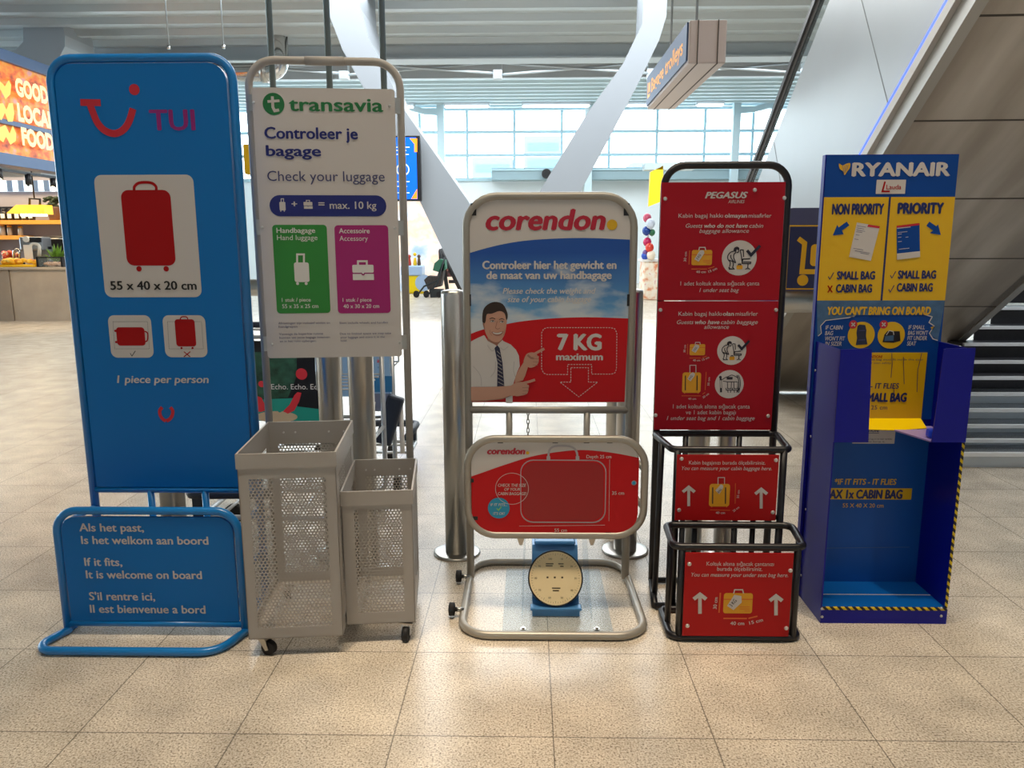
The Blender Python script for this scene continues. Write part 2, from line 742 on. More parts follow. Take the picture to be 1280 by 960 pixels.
def smooth_pts(pts, closed=False, n=5):
    """Catmull-Rom through the points"""
    P = [Vector(p) for p in pts]
    N = len(P)
    out = []
    for i in range(N if closed else N - 1):
        p1, p2 = P[i], P[(i + 1) % N]
        p0 = P[i - 1] if (i or closed) else p1
        p3 = P[(i + 2) % N] if (i + 2 < N or closed) else p2
        for k in range(n):
            t = k / n
            out.append(0.5 * ((2 * p1) + (p2 - p0) * t + (2 * p0 - 5 * p1 + 4 * p2 - p3) * t * t + (3 * p1 - p0 - 3 * p2 + p3) * t ** 3))
    if not closed:
        out.append(P[-1])
    return [tuple(p) for p in out]

# ================================================================== THE SETTING
floor_m = floor_material()
MB().span((-26, -5, -0.1), (24, 30.4, 0)).build('floor', floor_m, kind='structure')
mm('wall_paint', '#cfd4d8', 0.6)
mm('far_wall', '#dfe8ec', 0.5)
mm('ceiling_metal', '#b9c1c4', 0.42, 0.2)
mm('ceiling_dark', '#4e5557', 0.6)
mm('beam_paint', '#b9c2c8', 0.5)
mm('column_paint', '#848b92', 0.45)
mm('soffit_brown', '#7d7064', 0.6)
mm('frame_pale', '#b9ced6', 0.5)

MB().span((-26, -5.2, 0), (24, -5, 7.5)).build('wall_back', 'wall_paint', kind='structure')
mb = MB().span((-26.2, -5, 0), (-26, 30, .4)).span((-26.2, -5, 6.3), (-26, 30, 7.5)).span((-26.2, -5, .4), (-26, 7, 6.3))
mb.build('wall_left', 'wall_paint', kind='structure')
mb = MB()
for k in range(12):
    mb.span((-26.15, 6.95 + 2 * k, .4), (-26.0, 7.05 + 2 * k, 6.3))
for z in (2.3, 4.3):
    mb.span((-26.12, 7, z - .05), (-26.02, 30, z + .05))
mm('mullion', '#a9c6d0', 0.5)
w2 = mb.build('window_unseen', 'mullion', kind='structure')  # side windows out of view, added to bring daylight onto ceiling and floor
pane2 = glass_material('window_glass_side', '#cfe6ee', 0.93)
MB().span((-26.1, 7, .4), (-26.09, 30, 6.3)).build('window_pane', pane2, w2)
MB().span((24, -5, 0), (24.2, 30, 7.5)).build('wall_right', 'wall_paint', kind='structure')
MB().span((-26, 30, 0), (24, 30.35, 3.88)).build('wall_far', 'far_wall', kind='structure')
MB().span((-26, 29.9, 6.38), (24, 30.35, 7.5)).build('wall_header', 'frame_pale', kind='structure')


def corrugated(y0, y1, z, p, dz):
    mb = MB()
    y = y0
    prof = []
    while y < y1:
        prof += [(y, z), (y + p * 0.34, z), (y + p * 0.42, z - dz), (y + p * 0.62, z - dz), (y + p * 0.70, z + dz * 0.35), (y + p * 0.98, z + dz * 0.35)]
        y += p
    prof.append((y1, z))
    rows = [(mb.bm.verts.new((-26, a, b)), mb.bm.verts.new((24, a, b))) for a, b in prof]
    for i, (A, B) in enumerate(zip(rows, rows[1:])):
        f = mb.bm.faces.new((A[0], A[1], B[1], B[0]))
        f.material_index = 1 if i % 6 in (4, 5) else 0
    return mb


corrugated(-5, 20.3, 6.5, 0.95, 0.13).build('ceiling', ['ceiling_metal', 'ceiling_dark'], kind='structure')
corrugated(24.3, 29.9, 6.5, 0.6, 0.09).build('ceiling_far', ['frame_pale', 'ceiling_metal'], kind='structure')
MB().span((-26, 20.3, 7.05), (24, 24.3, 7.15)).build('ceiling_recess', 'soffit_brown', kind='structure')
MB().span((-26, -5, 7.5), (24, 30.3, 7.6)).build('roof', 'ceiling_dark', kind='structure')
b = MB().span((-26, 20.3, 6.04), (24, 20.6, 6.62))
b.span((-26, 20.25, 6.56), (24, 20.3, 6.62)).span((-26, 20.15, 6.02), (24, 20.75, 6.06))
b.build('trim_beam', 'beam_paint', kind='structure')
MB().span((-26, 24.1, 6.36), (24, 24.3, 7.05)).build('trim_recess_edge', 'beam_paint', kind='structure')

# crossed tie rods under the recess
for i, (x0, x1) in enumerate(((430, 622), (622, 815), (815, 1008), (237, 430))):
    A, B = at(x0, 78, 22.3), at(x1, 92, 22.3)
    mb = MB()
    mb.tube([A, (B.x, 22.3, B.z)], 0.035, seg=8)
    mb.tube([(A.x, 22.36, B.z), (B.x, 22.36, A.z)], 0.035, seg=8)
    mb.span((B.x - 0.12, 22.2, B.z - 0.15), (B.x + 0.12, 22.45, 7.05))
    t = thing('roof_brace', ((A.x + B.x) / 2, 22.3, B.z),
              ['crossed white roof braces between the left leaning column and the middle hanger', 'crossed white roof braces over the white hoarding with the smiling man',
               'crossed white roof braces behind the hanging baggage trolley sign', 'crossed roof braces above the tall blue sign frame'][i], 'roof brace', 'roof braces')
    mb.build('tie_rods', 'beam_paint', t, t)

# the window band of the far wall
mb = MB()
xs = [at(x, 180, 30).x for x in (308, 368, 410, 444, 525, 584, 643, 703, 763, 823, 883, 943)]
step = xs[6] - xs[5]
xx = [xs[5] + step * k for k in range(-14, 14)]
for x in xx:
    mb.span((x - 0.045, 29.97, 3.88), (x + 0.045, 30.1, 6.38))
for py in (165, 194):
    z = at(640, py, 30).z
    mb.span((-26, 29.95, z - 0.05), (24, 30.1, z + 0.05))
mb.span((-26, 29.9, 3.84), (24, 30.15, 3.96))
w1 = mb.build('window_1', 'mullion', kind='structure')
pane = glass_material('window_glass', '#cfe6ee', 0.93)
MB().span((-26, 30.02, 3.9), (24, 30.03, 6.38)).build('window_pane', pane, w1)

# posts with curved brackets in front of the window wall
for i, (px, s) in enumerate(((552, -1), (735, 1), (917, 1))):
    p = at(px, 225, 28.9)
    t = thing('bracket_column', (p.x, 28.9, 0), ['slim pale column with curved bracket at the window wall, leftmost', 'slim pale column at the window wall behind the right leaning column',
                                                'slim pale column with curved bracket at the window wall near the escalator'][i], 'column', 'slim columns at the window wall')
    MB().span((p.x - 0.13, 28.8, 0), (p.x + 0.13, 29.05, 6.42)).build('shaft', 'frame_pale', t, t)
    q = [(p.x + s * a, 28.85, z) for a, z in ((0.0, 6.25), (0.6, 6.3), (1.2, 6.45), (1.7, 6.75))]
    q2 = [(x, y, z - 0.2) for x, y, z in q[::-1]]
    MB().prism(q + q2, (0, 0.15, 0)).build('bracket', 'frame_pale', t, t)

mm('duct_grey', '#8ca4ad', 0.5)
# pale duct along the far wall
p0, p1 = at(615, 218, 29.5), at(830, 218, 29.5)
t = thing('wall_duct', (p0.x, 29.5, p0.z), 'long pale grey duct along the far wall under the windows', 'duct')
MB().span((p0.x, 29.2, p0.z - 0.22), (p1.x + 6, 29.9, p0.z + 0.2)).build('casing', 'duct_grey', t, t)
MB().span((p0.x, 29.15, p0.z + 0.1), (p1.x + 6, 29.22, p0.z + 0.16)).build('rail', 'mullion', t, t)
p = at(683, 217, 29)
t = thing('round_speaker', p, 'round black disc fixed to the duct under the far windows', 'speaker')
MB().cyl((p.x, 29.19, p.z), (p.x, 28.95, p.z), 0.17).build('body', 'black', t, t)
MB().cyl((p.x, 28.95, p.z), (p.x, 28.93, p.z), 0.12).build('grille', 'rubber', t, t)

# strip lights under the far ceiling
mm('lamp_white', '#ffffff', 0.5, emit='#ffffff', estr=4.0)
for i, (a, b_) in enumerate(((488, 518), (555, 612), (652, 738), (783, 812), (870, 905))):
    A, B = at(a, 128, 28.6), at(b_, 128, 28.6)
    t = thing('strip_light', ((A.x + B.x) / 2, 28.6, 6.36), ['lit white strip light beside the left leaning column, nearest to it', 'lit white strip light above the left half of the white hoarding',
              'long lit white strip light above the middle of the far windows', 'lit white strip light just right of the right leaning column', 'lit white strip light under the far ceiling below the hanging sign'][i], 'strip light', 'strip lights')
    MB().span((A.x, 28.5, 6.3), (B.x, 28.7, 6.43)).build('housing', 'beam_paint', t, t)
    MB().span((A.x + .05, 28.45, 6.27), (B.x - .05, 28.66, 6.32)).build('diffuser', 'lamp_white', t, t)

# houses outside, seen through the windows
mm('outside_pale', '#6c828e', 0.8)
mm('outside_blue', '#58747f', 0.8)
for i, (a, b_, y0, lab) in enumerate(((590, 641, 197, 'pale distant building outside the windows, left of the middle'), (655, 702, 170, 'tall pale tower building outside the middle of the windows'),
                                      (790, 845, 203, 'low pale distant building outside the right windows'))):
    A, B = at(a, y0, 60), at(b_, 230, 60)
    t = thing('distant_building', ((A.x + B.x) / 2, 60, 0), lab, 'building', 'buildings outside')
    MB().span((A.x, 60, 0), (B.x, 66, A.z)).build('walls', 'outside_pale', t, t)
    mb = MB()
    for k in range(3):
        z = A.z - 0.8 - k * 1.2
        if z > 0:
            mb.span((A.x + .3, 59.93, z - .25), (B.x - .3, 60.02, z + .25))
    mb.build('window_rows', 'outside_blue', t, t)

# leaning steel columns that meet at the floor behind the white hoarding
mm('column_paint_lit', '#a9b2ba', 0.45)  # lighter copy of the column paint, makes up for light missing there
def outline(pts, Y, depth, name, label, group, m='column_paint'):
    q = [at(x, y, Y) for x, y in pts]
    q = [(v.x, v.y, v.z) for v in q]
    cx = sum(v[0] for v in q) / len(q)
    t = thing(name, (cx, Y, 0), label, 'column', group)
    MB().prism(q, (0, depth, 0)).build('box_beam', m, t, t)
    # raised edge strip along the front face
    return t


outline([(622, 404), (600, 398), (575, 357), (523, 248), (471, 140), (428, 62), (412, 20), (410, -40), (447, -40), (450, 10), (462, 50), (507, 140), (585, 251), (622, 318), (640, 404)],
        15.2, 1.6, 'leaning_column', 'big grey steel column leaning right, behind the white hoarding on its left', 'leaning steel columns')
outline([(640, 404), (640, 318), (677, 235), (735, 140), (780, 78), (803, 30), (806, -40), (836, -40), (833, 20), (824, 50), (800, 100), (763, 170), (728, 235), (660, 390), (655, 404)],
        15.2, 0.9, 'leaning_column', 'big grey steel column leaning left, behind the white hoarding on its right', 'leaning steel columns')
outline([(-60, 300), (-60, 78), (0, 67), (20, 62), (29, 52), (29, 32), (22, 16), (6, -2), (-40, -40), (40, -40), (66, 4), (76, 24), (81, 44), (81, 58), (74, 72), (66, 100), (40, 300)],
        18.6, 1.2, 'leaning_column', 'grey steel column curving over the shop at the upper left corner', 'leaning steel columns', 'column_paint_lit')

# ================================================================== ESCALATOR (comes down away from us on the right)
mm('cladding', '#aeb7bd', 0.3, 0.0, noise=0.08, nscale=0.9)
M['soffit_steel'] = ramp_noise_material('soffit_steel', [(0.3, '#857b70'), (0.5, '#a29789'), (0.72, '#c9c0b3')], 1.3, 0.34, stretch=(2.2, .35, .35), metal=0.3)
mm('edge_steel', '#aaa69e', 0.4, 0.5)
mm('rail_rubber', '#1b1c1e', 0.45)
mm('edge_light', '#c9c5bd', 0.45)
mm('led_blue', '#3050ff', 0.5, emit='#2a55ff', estr=1.6)
mm('seam', '#4d4740', 0.6, 0.3)
mm('joint_grey', '#84898c', 0.5)
ES0 = gz(923, 490)
ESD = ray(689, 878).normalized()                 # down the slope, away from us
ESH = Vector((ESD.x, ESD.y, 0)).normalized()
ESW = Vector((ESH.y, -ESH.x, 0))                 # to the right
TANS = -ESD.z / Vector((ESD.x, ESD.y, 0)).length
SN = ESW.cross(ESD).normalized()
if SN.z > 0: SN = -SN
LEN = 6.2
q = onplane(1195, 430, ES0, SN)
ESWID = (q - ES0).dot(ESW)
def es(s, w, h):
    """s metres (horizontal) up the slope towards us, w to the right, h above the soffit edge"""
    return ES0 - ESH * s + Vector((0, 0, s * TANS + h)) + ESW * w
def esh(px, py):
    p = onplane(px, py, ES0, ESW)
    s = -(p - ES0).dot(ESH)
    return s, p.z - s * TANS
h_led = esh(1190, 0)[1]
h_clad = esh(1037, 0)[1]
h_rail = esh(1017, 0)[1]
esc = thing('escalator', (ES0.x, ES0.y - 1, 0), 'steel escalator with white side panel and brown brushed underside behind the blue and yellow sizer', 'escalator')
def es_prism(s0, s1, w, ha, hb, dw, name, m, label=None, sub=None):
    pts = [es(s0, w, ha), es(s1, w, ha), es(s1, w, hb), es(s0, w, hb)]
    cut = []                                     # cut off below the floor
    for a, b in zip(pts, pts[1:] + pts[:1]):
        if a.z >= 0:
            cut.append(a)
        if (a.z < 0) != (b.z < 0):
            cut.append(a.lerp(b, a.z / (a.z - b.z)))
    pts = cut
    return MB().prism(pts, ESW * dw).build(name, m, sub or esc, esc, label)
sof = MB()
sof.prism([es(0.02, 0.02, 0), es(LEN, 0.02, 0), es(LEN, 0.02, 0.12), es(0.02, 0.02, 0.12)], ESW * ESWID)
so = sof.build('underside', 'soffit_steel', esc, esc)
mb = MB()
for py in (19, 150, 248, 323, 383):
    p = onplane(1240, py, ES0, SN)
    s = -(p - ES0).dot(ESH)
    mb.prism([es(s - 0.004, 0.02, -0.003), es(s + 0.004, 0.02, -0.003), es(s + 0.004, 0.02, 0.01), es(s - 0.004, 0.02, 0.01)], ESW * (ESWID - 0.02))
mb.build('panel_joints', 'seam', so, esc)
es_prism(0.0, LEN, 0.0, -0.01, h_led * 0.55, 0.06, 'lower_edge', 'edge_steel')
es_prism(0.0, LEN, -0.03, h_led * 0.55, h_led - .02, 0.09, 'edge_strip', 'edge_light')
es_prism(0.0, LEN, -0.025, h_led - .018, h_led + .014, 0.085, 'light_strip', 'led_blue', 'glowing blue light line')
cl = es_prism(-1.6, LEN, 0.0, h_led + .014, h_clad, 0.08, 'side_panel', 'cladding', 'white side cladding')
mb = MB()
for px, py in ((1077, 0), (1110, 130)):
    pass
ja, jb = esh(1077, 0), esh(1110, 130)
jk = (ja[0] - jb[0]) / (ja[1] - jb[1])            # the joints lean with the slope
for k in range(5):
    s = jb[0] - jk * jb[1] + 1.55 * (1 - k)
    h0, h1 = h_led + .02, h_clad
    mb.prism([es(s + jk * h0 - .003, -.002, h0), es(s + jk * h0 + .003, -.002, h0), es(s + jk * h1 + .003, -.002, h1), es(s + jk * h1 - .003, -.002, h1)], ESW * 0.01)
mb.build('panel_joints', 'joint_grey', cl, esc)
es_prism(-1.6, LEN, ESWID - 0.08, 0, h_clad * 0.7, 0.08, 'far_side_panel', 'cladding')
es_prism(0.0, LEN, ESWID - 0.02, -0.01, 0.16, 0.06, 'right_edge', 'edge_steel')
gl = glass_material('balustrade_glass', '#cfe0e4', 0.93)
es_prism(-1.6, LEN, 0.03, h_clad, h_rail - .086, 0.012, 'balustrade', gl)
mb = MB()
mb.prism([es(-1.6, 0, h_rail - .035), es(LEN, 0, h_rail - .035), es(LEN, 0, h_rail + .025), es(-1.6, 0, h_rail + .025)], ESW * 0.07)
mb.build('handrail', 'rail_rubber', esc, esc, 'black rubber handrail')
es_prism(-1.6, LEN, 0.012, h_rail - .06, h_rail - .036, 0.045, 'handrail_guide', 'chrome')
es_prism(-1.6, LEN, 0.02, h_rail - .085, h_rail - .061, 0.03, 'guide_seal', 'rail_rubber')

# dark staircase under the right edge of the escalator
mm('tread_dark', '#2c2c31', 0.5, noise=0.2, nscale=40)
mm('nosing', '#e8ebee', 0.3, 0.2)
mm('riser_painted_shine', '#ccd4da', 0.3, 0.2)  # pale colour stands in for window light mirrored by the lower risers
mm('riser_steel', '#8f959b', 0.25, 0.9)
st = thing('staircase', (4.4, 5.0, 0), 'dark steps with bright metal nosings at the right edge beyond the escalator', 'staircase')
ylist = [565, 548, 530, 510, 490, 470, 450, 428, 407, 383, 357]
for i, py in enumerate(ylist):
    Y = 5.12 + 0.2 * i
    z = at(1245, py, Y).z
    x0 = 2.62 if i < 5 else max(2.62, 0.36 + (1.0 if Y < 5.9 else 0) + 0.55 * Y)
    x0 = at(1196, py, Y).x - 0.25 if i < 6 else at(1205 if i < 8 else 1222 + 22 * (i - 8), py, Y).x
    sp = MB().span((x0, Y, max(0, z - 0.035)), (7.5, Y + 0.26, z - 0.012)).build('tread', 'riser_steel' if i < 5 else 'tread_dark', st, st)
    MB().span((x0, Y + .03, max(0.0, z - 0.16)), (7.5, Y + .045, z - .03)).build('riser', 'riser_painted_shine' if i < 5 else 'tread_dark', st, st)
    MB().span((x0, Y - 0.012, max(0.0, z - 0.03)), (7.5, Y + 0.018, z - 0.004)).build('nosing', 'nosing', sp, st)
mb = MB()
zs = [at(1245, py, 5.12 + .2 * i).z for i, py in enumerate(ylist)]
mb.prism([(7.4, 5.1, 0), (7.4, 7.3, 0), (7.4, 7.3, zs[-1] - .04), (7.4, 5.1, .0)], (0.1, 0, 0))
mb.build('stringer', 'edge_steel', st, st)

# ================================================================== HANGING SIGNS AND SCREENS
mm('sign_box', '#b3a6a0', 0.5)
mm('sign_slate', '#2c4a70', 0.5)
mm('sign_orange', '#f0a020', 0.5, emit='#ff9d1e', estr=0.2)
mm('cable', '#8d9598', 0.4, 0.5)
hs = thing('hanging_sign', (1.52, 8.1, 3.0), 'grey box sign hanging from the ceiling with orange lettering on its left face', 'hanging sign')
mb = MB().span((1.37, 7.0, 3.03), (1.69, 9.3, 3.38), bevel=0.012)
mb.build('casing', 'sign_box', hs, hs)
mb = MB()
for x in (1.445, 1.615):
    mb.span((x - .004, 6.992, 3.03), (x + .004, 7.0, 3.38))
    mb.span((x - .004, 6.992, 3.024), (x + .004, 9.3, 3.03))
mb.build('casing_joints', 'seam', hs, hs)
fp = MB().span((1.355, 7.03, 3.06), (1.37, 9.28, 3.37)).build('face_panel', 'sign_slate', hs, hs)
F = Face((1.355, 9.28, 3.06), (0, -1, 0))
g = Gfx(F)
vs, fs = text_data('Bagage trolleys', 0.02)
a, b_ = min(v[0] for v in vs), max(v[0] for v in vs)
bv = [g.mb.bm.verts.new(F.P(0.35 + (x - a) * 1.75 / (b_ - a), 0.09 + y * 0.2, 0.002)) for x, y in vs]
g.mi('sign_orange')
for q in fs: g.mb.bm.faces.new([bv[k] for k in q])
g.polyuv([(0.08, 0.07), (0.26, 0.07), (0.26, 0.1), (0.12, 0.1), (0.12, 0.24), (0.08, 0.24)], 'sign_orange')
g.polyuv([(0.15, 0.12), (0.26, 0.12), (0.26, 0.22), (0.15, 0.22)], 'sign_orange')
g.done('lettering', fp, hs)
MB().cyl((1.53, 7.5, 3.38), (1.53, 7.5, 6.45), 0.012).cyl((1.53, 8.8, 3.38), (1.53, 8.8, 6.45), 0.012).build('suspension_rods', 'cable', hs, hs)

# rods and yellow sign hidden largely behind the white tall frame
mm('rod_steel', '#6d7a7e', 0.35, 0.7)
ys = thing('hanging_sign', (-1.5, 6.05, 1.9), 'yellow hanging sign on three dark rods, mostly hidden behind the tall white frame', 'hanging sign')
A, B = at(303, 180, 6), at(480, 217, 6)
MB().span((A.x, 6.0, B.z), (B.x, 6.12, A.z), bevel=.01).build('board', 'yellow', ys, ys)
for px in (336, 408, 477):
    p = at(px, 10, 6.06)
    MB().cyl((p.x, 6.06, A.z - .01), (p.x, 6.06, 6.45), 0.024, seg=12).build('rod', 'rod_steel', ys, ys)
# cables at the upper left
for i, px in enumerate((208, 277)):
    p = at(px, 20, 14)
    t = thing('ceiling_cable', (p.x, 14, 5.2), ['thin cable hanging from the ceiling above the left half of the tall blue sign', 'thin cable hanging from the ceiling above the right half of the tall blue sign'][i], 'cable', 'ceiling cables')
    MB().cyl((p.x, 14, 4.9), (p.x, 14, 6.48), 0.012, seg=8).build('wire', 'cable', t, t)
    MB().cyl((p.x, 14, 4.84), (p.x, 14, 4.9), 0.03, seg=8).build('hook', 'chrome', t, t)
# round vent pipe
p = at(350, 97, 20)
t = thing('vent_pipe', (p.x, 20, p.z), 'silver round vent pipe under the ceiling seen through the top of the tall white frame', 'pipe')
MB().tube([(p.x + .2, 19.4, 6.45), (p.x + .2, 19.4, p.z), (p.x - 2.5, 19.4, p.z)], 0.22, fillet=.3).build('duct', 'chrome', t, t)
MB().cyl((p.x - .1, 19.4, p.z), (p.x - .25, 19.4, p.z), 0.245).build('collar', 'steel', t, t)

# blue information screen
mm('screen_blue', '#0a5bd8', 0.25, emit='#0a5bd8', estr=0.9)
mm('screen_text', '#dfeaff', 0.4, emit='#dfeaff', estr=0.6)
mm('screen_orange', '#ff8a1f', 0.4, emit='#ff8a1f', estr=0.7)
SX = 14.95
A, B = at(470, 172, SX), at(522, 249, SX)
sc = thing('information_screen', ((A.x + B.x) / 2, SX, B.z), 'blue information screen with orange corners beside the right post of the tall white frame', 'screen')
MB().span((A.x - .04, SX, B.z - .03), (B.x + .07, SX + .12, A.z + .03)).build('housing', 'black', sc, sc)
pn = MB().span((A.x, SX - .015, B.z), (B.x, SX, A.z)).build('display', 'screen_blue', sc, sc)
F = Face((0, SX - .015, 0))
g = Gfx(F)
g.poly([(512, 173), (521.5, 173), (521.5, 190), (518, 190), (518, 180)], 'screen_orange')
g.poly([(514, 248.5), (521.5, 248.5), (521.5, 236)], 'screen_orange')
g.curve([(503.5 + 7.5 * math.cos(t * .524), 212 + 7.5 * math.sin(t * .524)) for t in range(12)], 1.2, 'screen_text', closed=True)
g.stroke([(499, 207), (508, 217)], 1.2, 'screen_text')
g.stroke([(504, 208), (504, 216)], 1.6, 'screen_text')
for y, x in ((184, 512), (188, 508), (193, 511), (227, 512), (233, 509), (241, 512)):
    g.stroke([(480, y), (x, y)], 0.9, 'screen_text')
g.done('display_print', pn, sc)
MB().span((B.x - .5, SX + .12, A.z - .35), (B.x - .05, 15.19, A.z - .1)).build('bracket', 'black', sc, sc)

# yellow hanging banner right of the middle
A, B = at(812, 212, 16), at(832, 258, 16)
t = thing('yellow_banner', ((A.x + B.x) / 2, 16, B.z), 'yellow banner hanging beside the upper left corner of the black frame', 'banner')
mb = MB().prism([at(813, 215, 16), at(829, 207, 16), at(829, 251, 16), at(811, 258, 16)], (0, 0.12, 0))
mb.build('board', mat('banner_yellow', '#ffd21c', 0.5, emit='#ffc400', estr=0.25), t, t)  # slight glow added to keep the yellow bright
MB().span((A.x - .1, 16.0, A.z), (A.x + .9, 16.3, A.z + .12)).build('arm', 'frame_pale', t, t)

# ================================================================== THE FOOD SHOP ON THE LEFT
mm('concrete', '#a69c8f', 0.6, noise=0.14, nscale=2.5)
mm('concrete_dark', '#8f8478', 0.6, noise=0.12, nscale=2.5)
mm('shop_grey', '#a09aa0', 0.6)
mm('shelf_wood', '#d99a3c', 0.5)
mm('jar_dark', '#2b2624', 0.3)
mm('label_white', '#efece2', 0.5)
mm('lamp_yellow', '#ffc62e', 0.4, emit='#ffb000', estr=0.8)
mm('bulb', '#fff3d0', 0.5, emit='#ffedc0', estr=12.0)
mm('fascia_blue', '#4f6a94', 0.4)
mm('sign_letter', '#ffe9b0', 0.4, emit='#ffdf9a', estr=0.45)
mm('chevron', '#ffd65c', 0.4, emit='#ffc845', estr=0.4)
mm('machine_steel', '#9aa0a6', 0.3, 0.6)
mm('leaf', '#6f9a2e', 0.6, noise=0.3, nscale=20)
mm('leaf_dark', '#27361f', 0.6, noise=0.3, nscale=20)
mm('clay', '#8d6e5c', 0.7)
mm('glassware', '#a8a29a', 0.15, 0.2)
sign_glow = ramp_noise_material('sign_glow', [(0.30, '#8f2e0c'), (0.44, '#f0701a'), (0.54, '#ffa52e'), (0.66, '#e0a09a')], 2.2, 0.4, emit=0.2, stretch=(1, 1.4, 2.2))
CY = 15.3
# counter
ct = thing('shop_counter', (-10, CY, 0), 'grey concrete shop counter at the far left behind the tall blue sign', 'counter')
zc = at(50, 334, CY).z
xm = at(15, 370, CY).x
xr = at(150, 370, CY).x
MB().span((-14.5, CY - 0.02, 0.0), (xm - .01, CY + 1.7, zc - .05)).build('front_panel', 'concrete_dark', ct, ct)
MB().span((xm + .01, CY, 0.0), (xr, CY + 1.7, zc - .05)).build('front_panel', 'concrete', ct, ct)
MB().span((-14.5, CY - 0.05, zc - .05), (xr + .05, CY + 1.75, zc), bevel=.008).build('worktop', 'concrete', ct, ct)
# back wall of the shop with shelves
MB().span((-16, 18.02, 0), (-7.6, 18.2, 3.05)).build('wall_shop', 'shop_grey', kind='structure')
mb = MB()
A, B = at(-60, 226, 17.9), at(75, 239, 17.9)
mb.span((A.x, 17.9, B.z), (B.x, 18.0, A.z))
t = thing('shop_light_panel', (A.x, 17.9, B.z), 'row of lit pale panels above the grey back wall of the shop', 'light panel')
mb.build('diffuser', mat('panel_lit', '#cfe6f5', 0.5, emit='#cfe9ff', estr=0.9), t, t)
mb = MB()
for px in (12, 26, 44, 58):
    p = at(px, 232, 17.88)
    mb.span((p.x - .05, 17.86, B.z), (p.x + .05, 17.9, A.z))
mb.build('divider', 'fascia_blue', t, t)
for i, (a, b_, y, lab) in enumerate(((-40, 130, 278, 'upper wooden shelf of the shop under the row of dark jars'), (-40, 29, 297, 'lower wooden shelf of the shop beside the coffee machine'))):
    A, B = at(a, y, 17.6), at(b_, y, 17.6)
    t = thing('shop_shelf', ((A.x + B.x) / 2, 17.6, A.z), lab, 'shelf', 'shop shelves')
    MB().span((A.x, 17.55, A.z - .045), (B.x, 18.0, A.z + .045)).build('board', 'shelf_wood', t, t)
    mb = MB()
    for k in (0.2, 0.8):
        mb.span((A.x + (B.x - A.x) * k - .02, 17.9, A.z - .3), (A.x + (B.x - A.x) * k + .02, 17.99, A.z - .045))
    mb.build('bracket', 'black', t, t)
# dark jars with white labels on the upper shelf
zsh = at(30, 278, 17.6).z + .045
jar = None
for i, px in enumerate((4, 12.5, 21.5, 30, 38.5)):
    p = at(px, 272, 17.65)
    lab = 'dark storage jar with white label on the upper shop shelf, ' + ['leftmost of five', 'second from left', 'middle one of five', 'fourth from left', 'rightmost, beside the yellow lamp'][i]
    if jar is None:
        jar = thing('storage_jar', (p.x, 17.7, zsh), lab, 'jar', 'dark jars on the upper shop shelf')
        bd = MB().lathe([(.05, 0), (.066, .02), (.066, .2), (.05, .22)], (p.x, 17.7, zsh), 16).build('body', 'jar_dark', jar, jar)
        MB().lathe([(.055, .22), (.058, .23), (.058, .26), (.02, .27)], (p.x, 17.7, zsh), 16).build('lid', 'black', jar, jar)
        MB().span((p.x - .045, 17.628, zsh + .05), (p.x + .045, 17.64, zsh + .15)).build('label', 'label_white', bd, jar)
    else:
        dup(jar, (p.x, 17.7, zsh), lab)
# black letter board behind
A, B = at(-20, 259, 17.9), at(18, 268, 17.9)
t = thing('menu_board', ((A.x + B.x) / 2, 17.9, B.z), 'dark board leaning behind the jars on the upper shop shelf', 'board')
MB().span((A.x, 17.92, zsh), (B.x, 17.98, A.z)).build('panel', 'jar_dark', t, t)
MB().span((A.x, 17.9, A.z - .03), (B.x, 17.99, A.z + .01)).build('rail', 'black', t, t)
# glasses on the lower shelf and middle
zl = at(30, 297, 17.6).z + .046
for i, (px, r, h, base) in enumerate(((2, .06, .2, zl), (10.5, .055, .17, zl), (24, .055, .15, zl))):
    p = at(px, 290, 17.65)
    t = thing('glass_jar', (p.x, 17.7, base), ['glass jar with brass lid at the left end of the lower shop shelf', 'second glass jar from the left on the lower shop shelf', 'small glass jar at the right end of the lower shop shelf'][i], 'jar', 'glass jars on the lower shop shelf')
    MB().lathe([(r * .8, 0), (r, .02), (r, h), (r * .8, h + .02)], (p.x, 17.7, base), 16).build('body', 'glassware', t, t)
    MB().lathe([(r * .85, h + .02), (r * .9, h + .03), (r * .9, h + .06), (r * .3, h + .07)], (p.x, 17.7, base), 16).build('lid', 'shelf_wood', t, t)
# yellow heat lamp hanging on a black bracket
A, B = at(16, 267, 16), at(62, 256, 16)
lp = thing('heat_lamp', ((A.x + B.x) / 2, 16, A.z), 'yellow trough shaped lamp hanging over the shop counter', 'lamp')
MB().prism([(A.x, 15.8, A.z), (B.x, 15.8, A.z - .02), (B.x - .1, 15.95, B.z), (A.x + .12, 15.95, B.z)], (0, .3, 0)).build('shade', 'lamp_yellow', lp, lp)
MB().tube([at(37, 257, 16.1), at(37, 248, 16.1), at(50, 249, 16.1), at(50, 257, 16.1)], .025, seg=8).build('bracket', 'black', lp, lp)
MB().span((A.x + .25, 15.85, A.z - .05), (B.x - .1, 16.05, A.z - .012)).build('tube', 'bulb', lp, lp)
q = at(43, 249, 16.1)
MB().cyl((q.x, 16.1, q.z), (q.x, 16.1, 3.6), .015).build('suspension_rod', 'black', lp, lp)
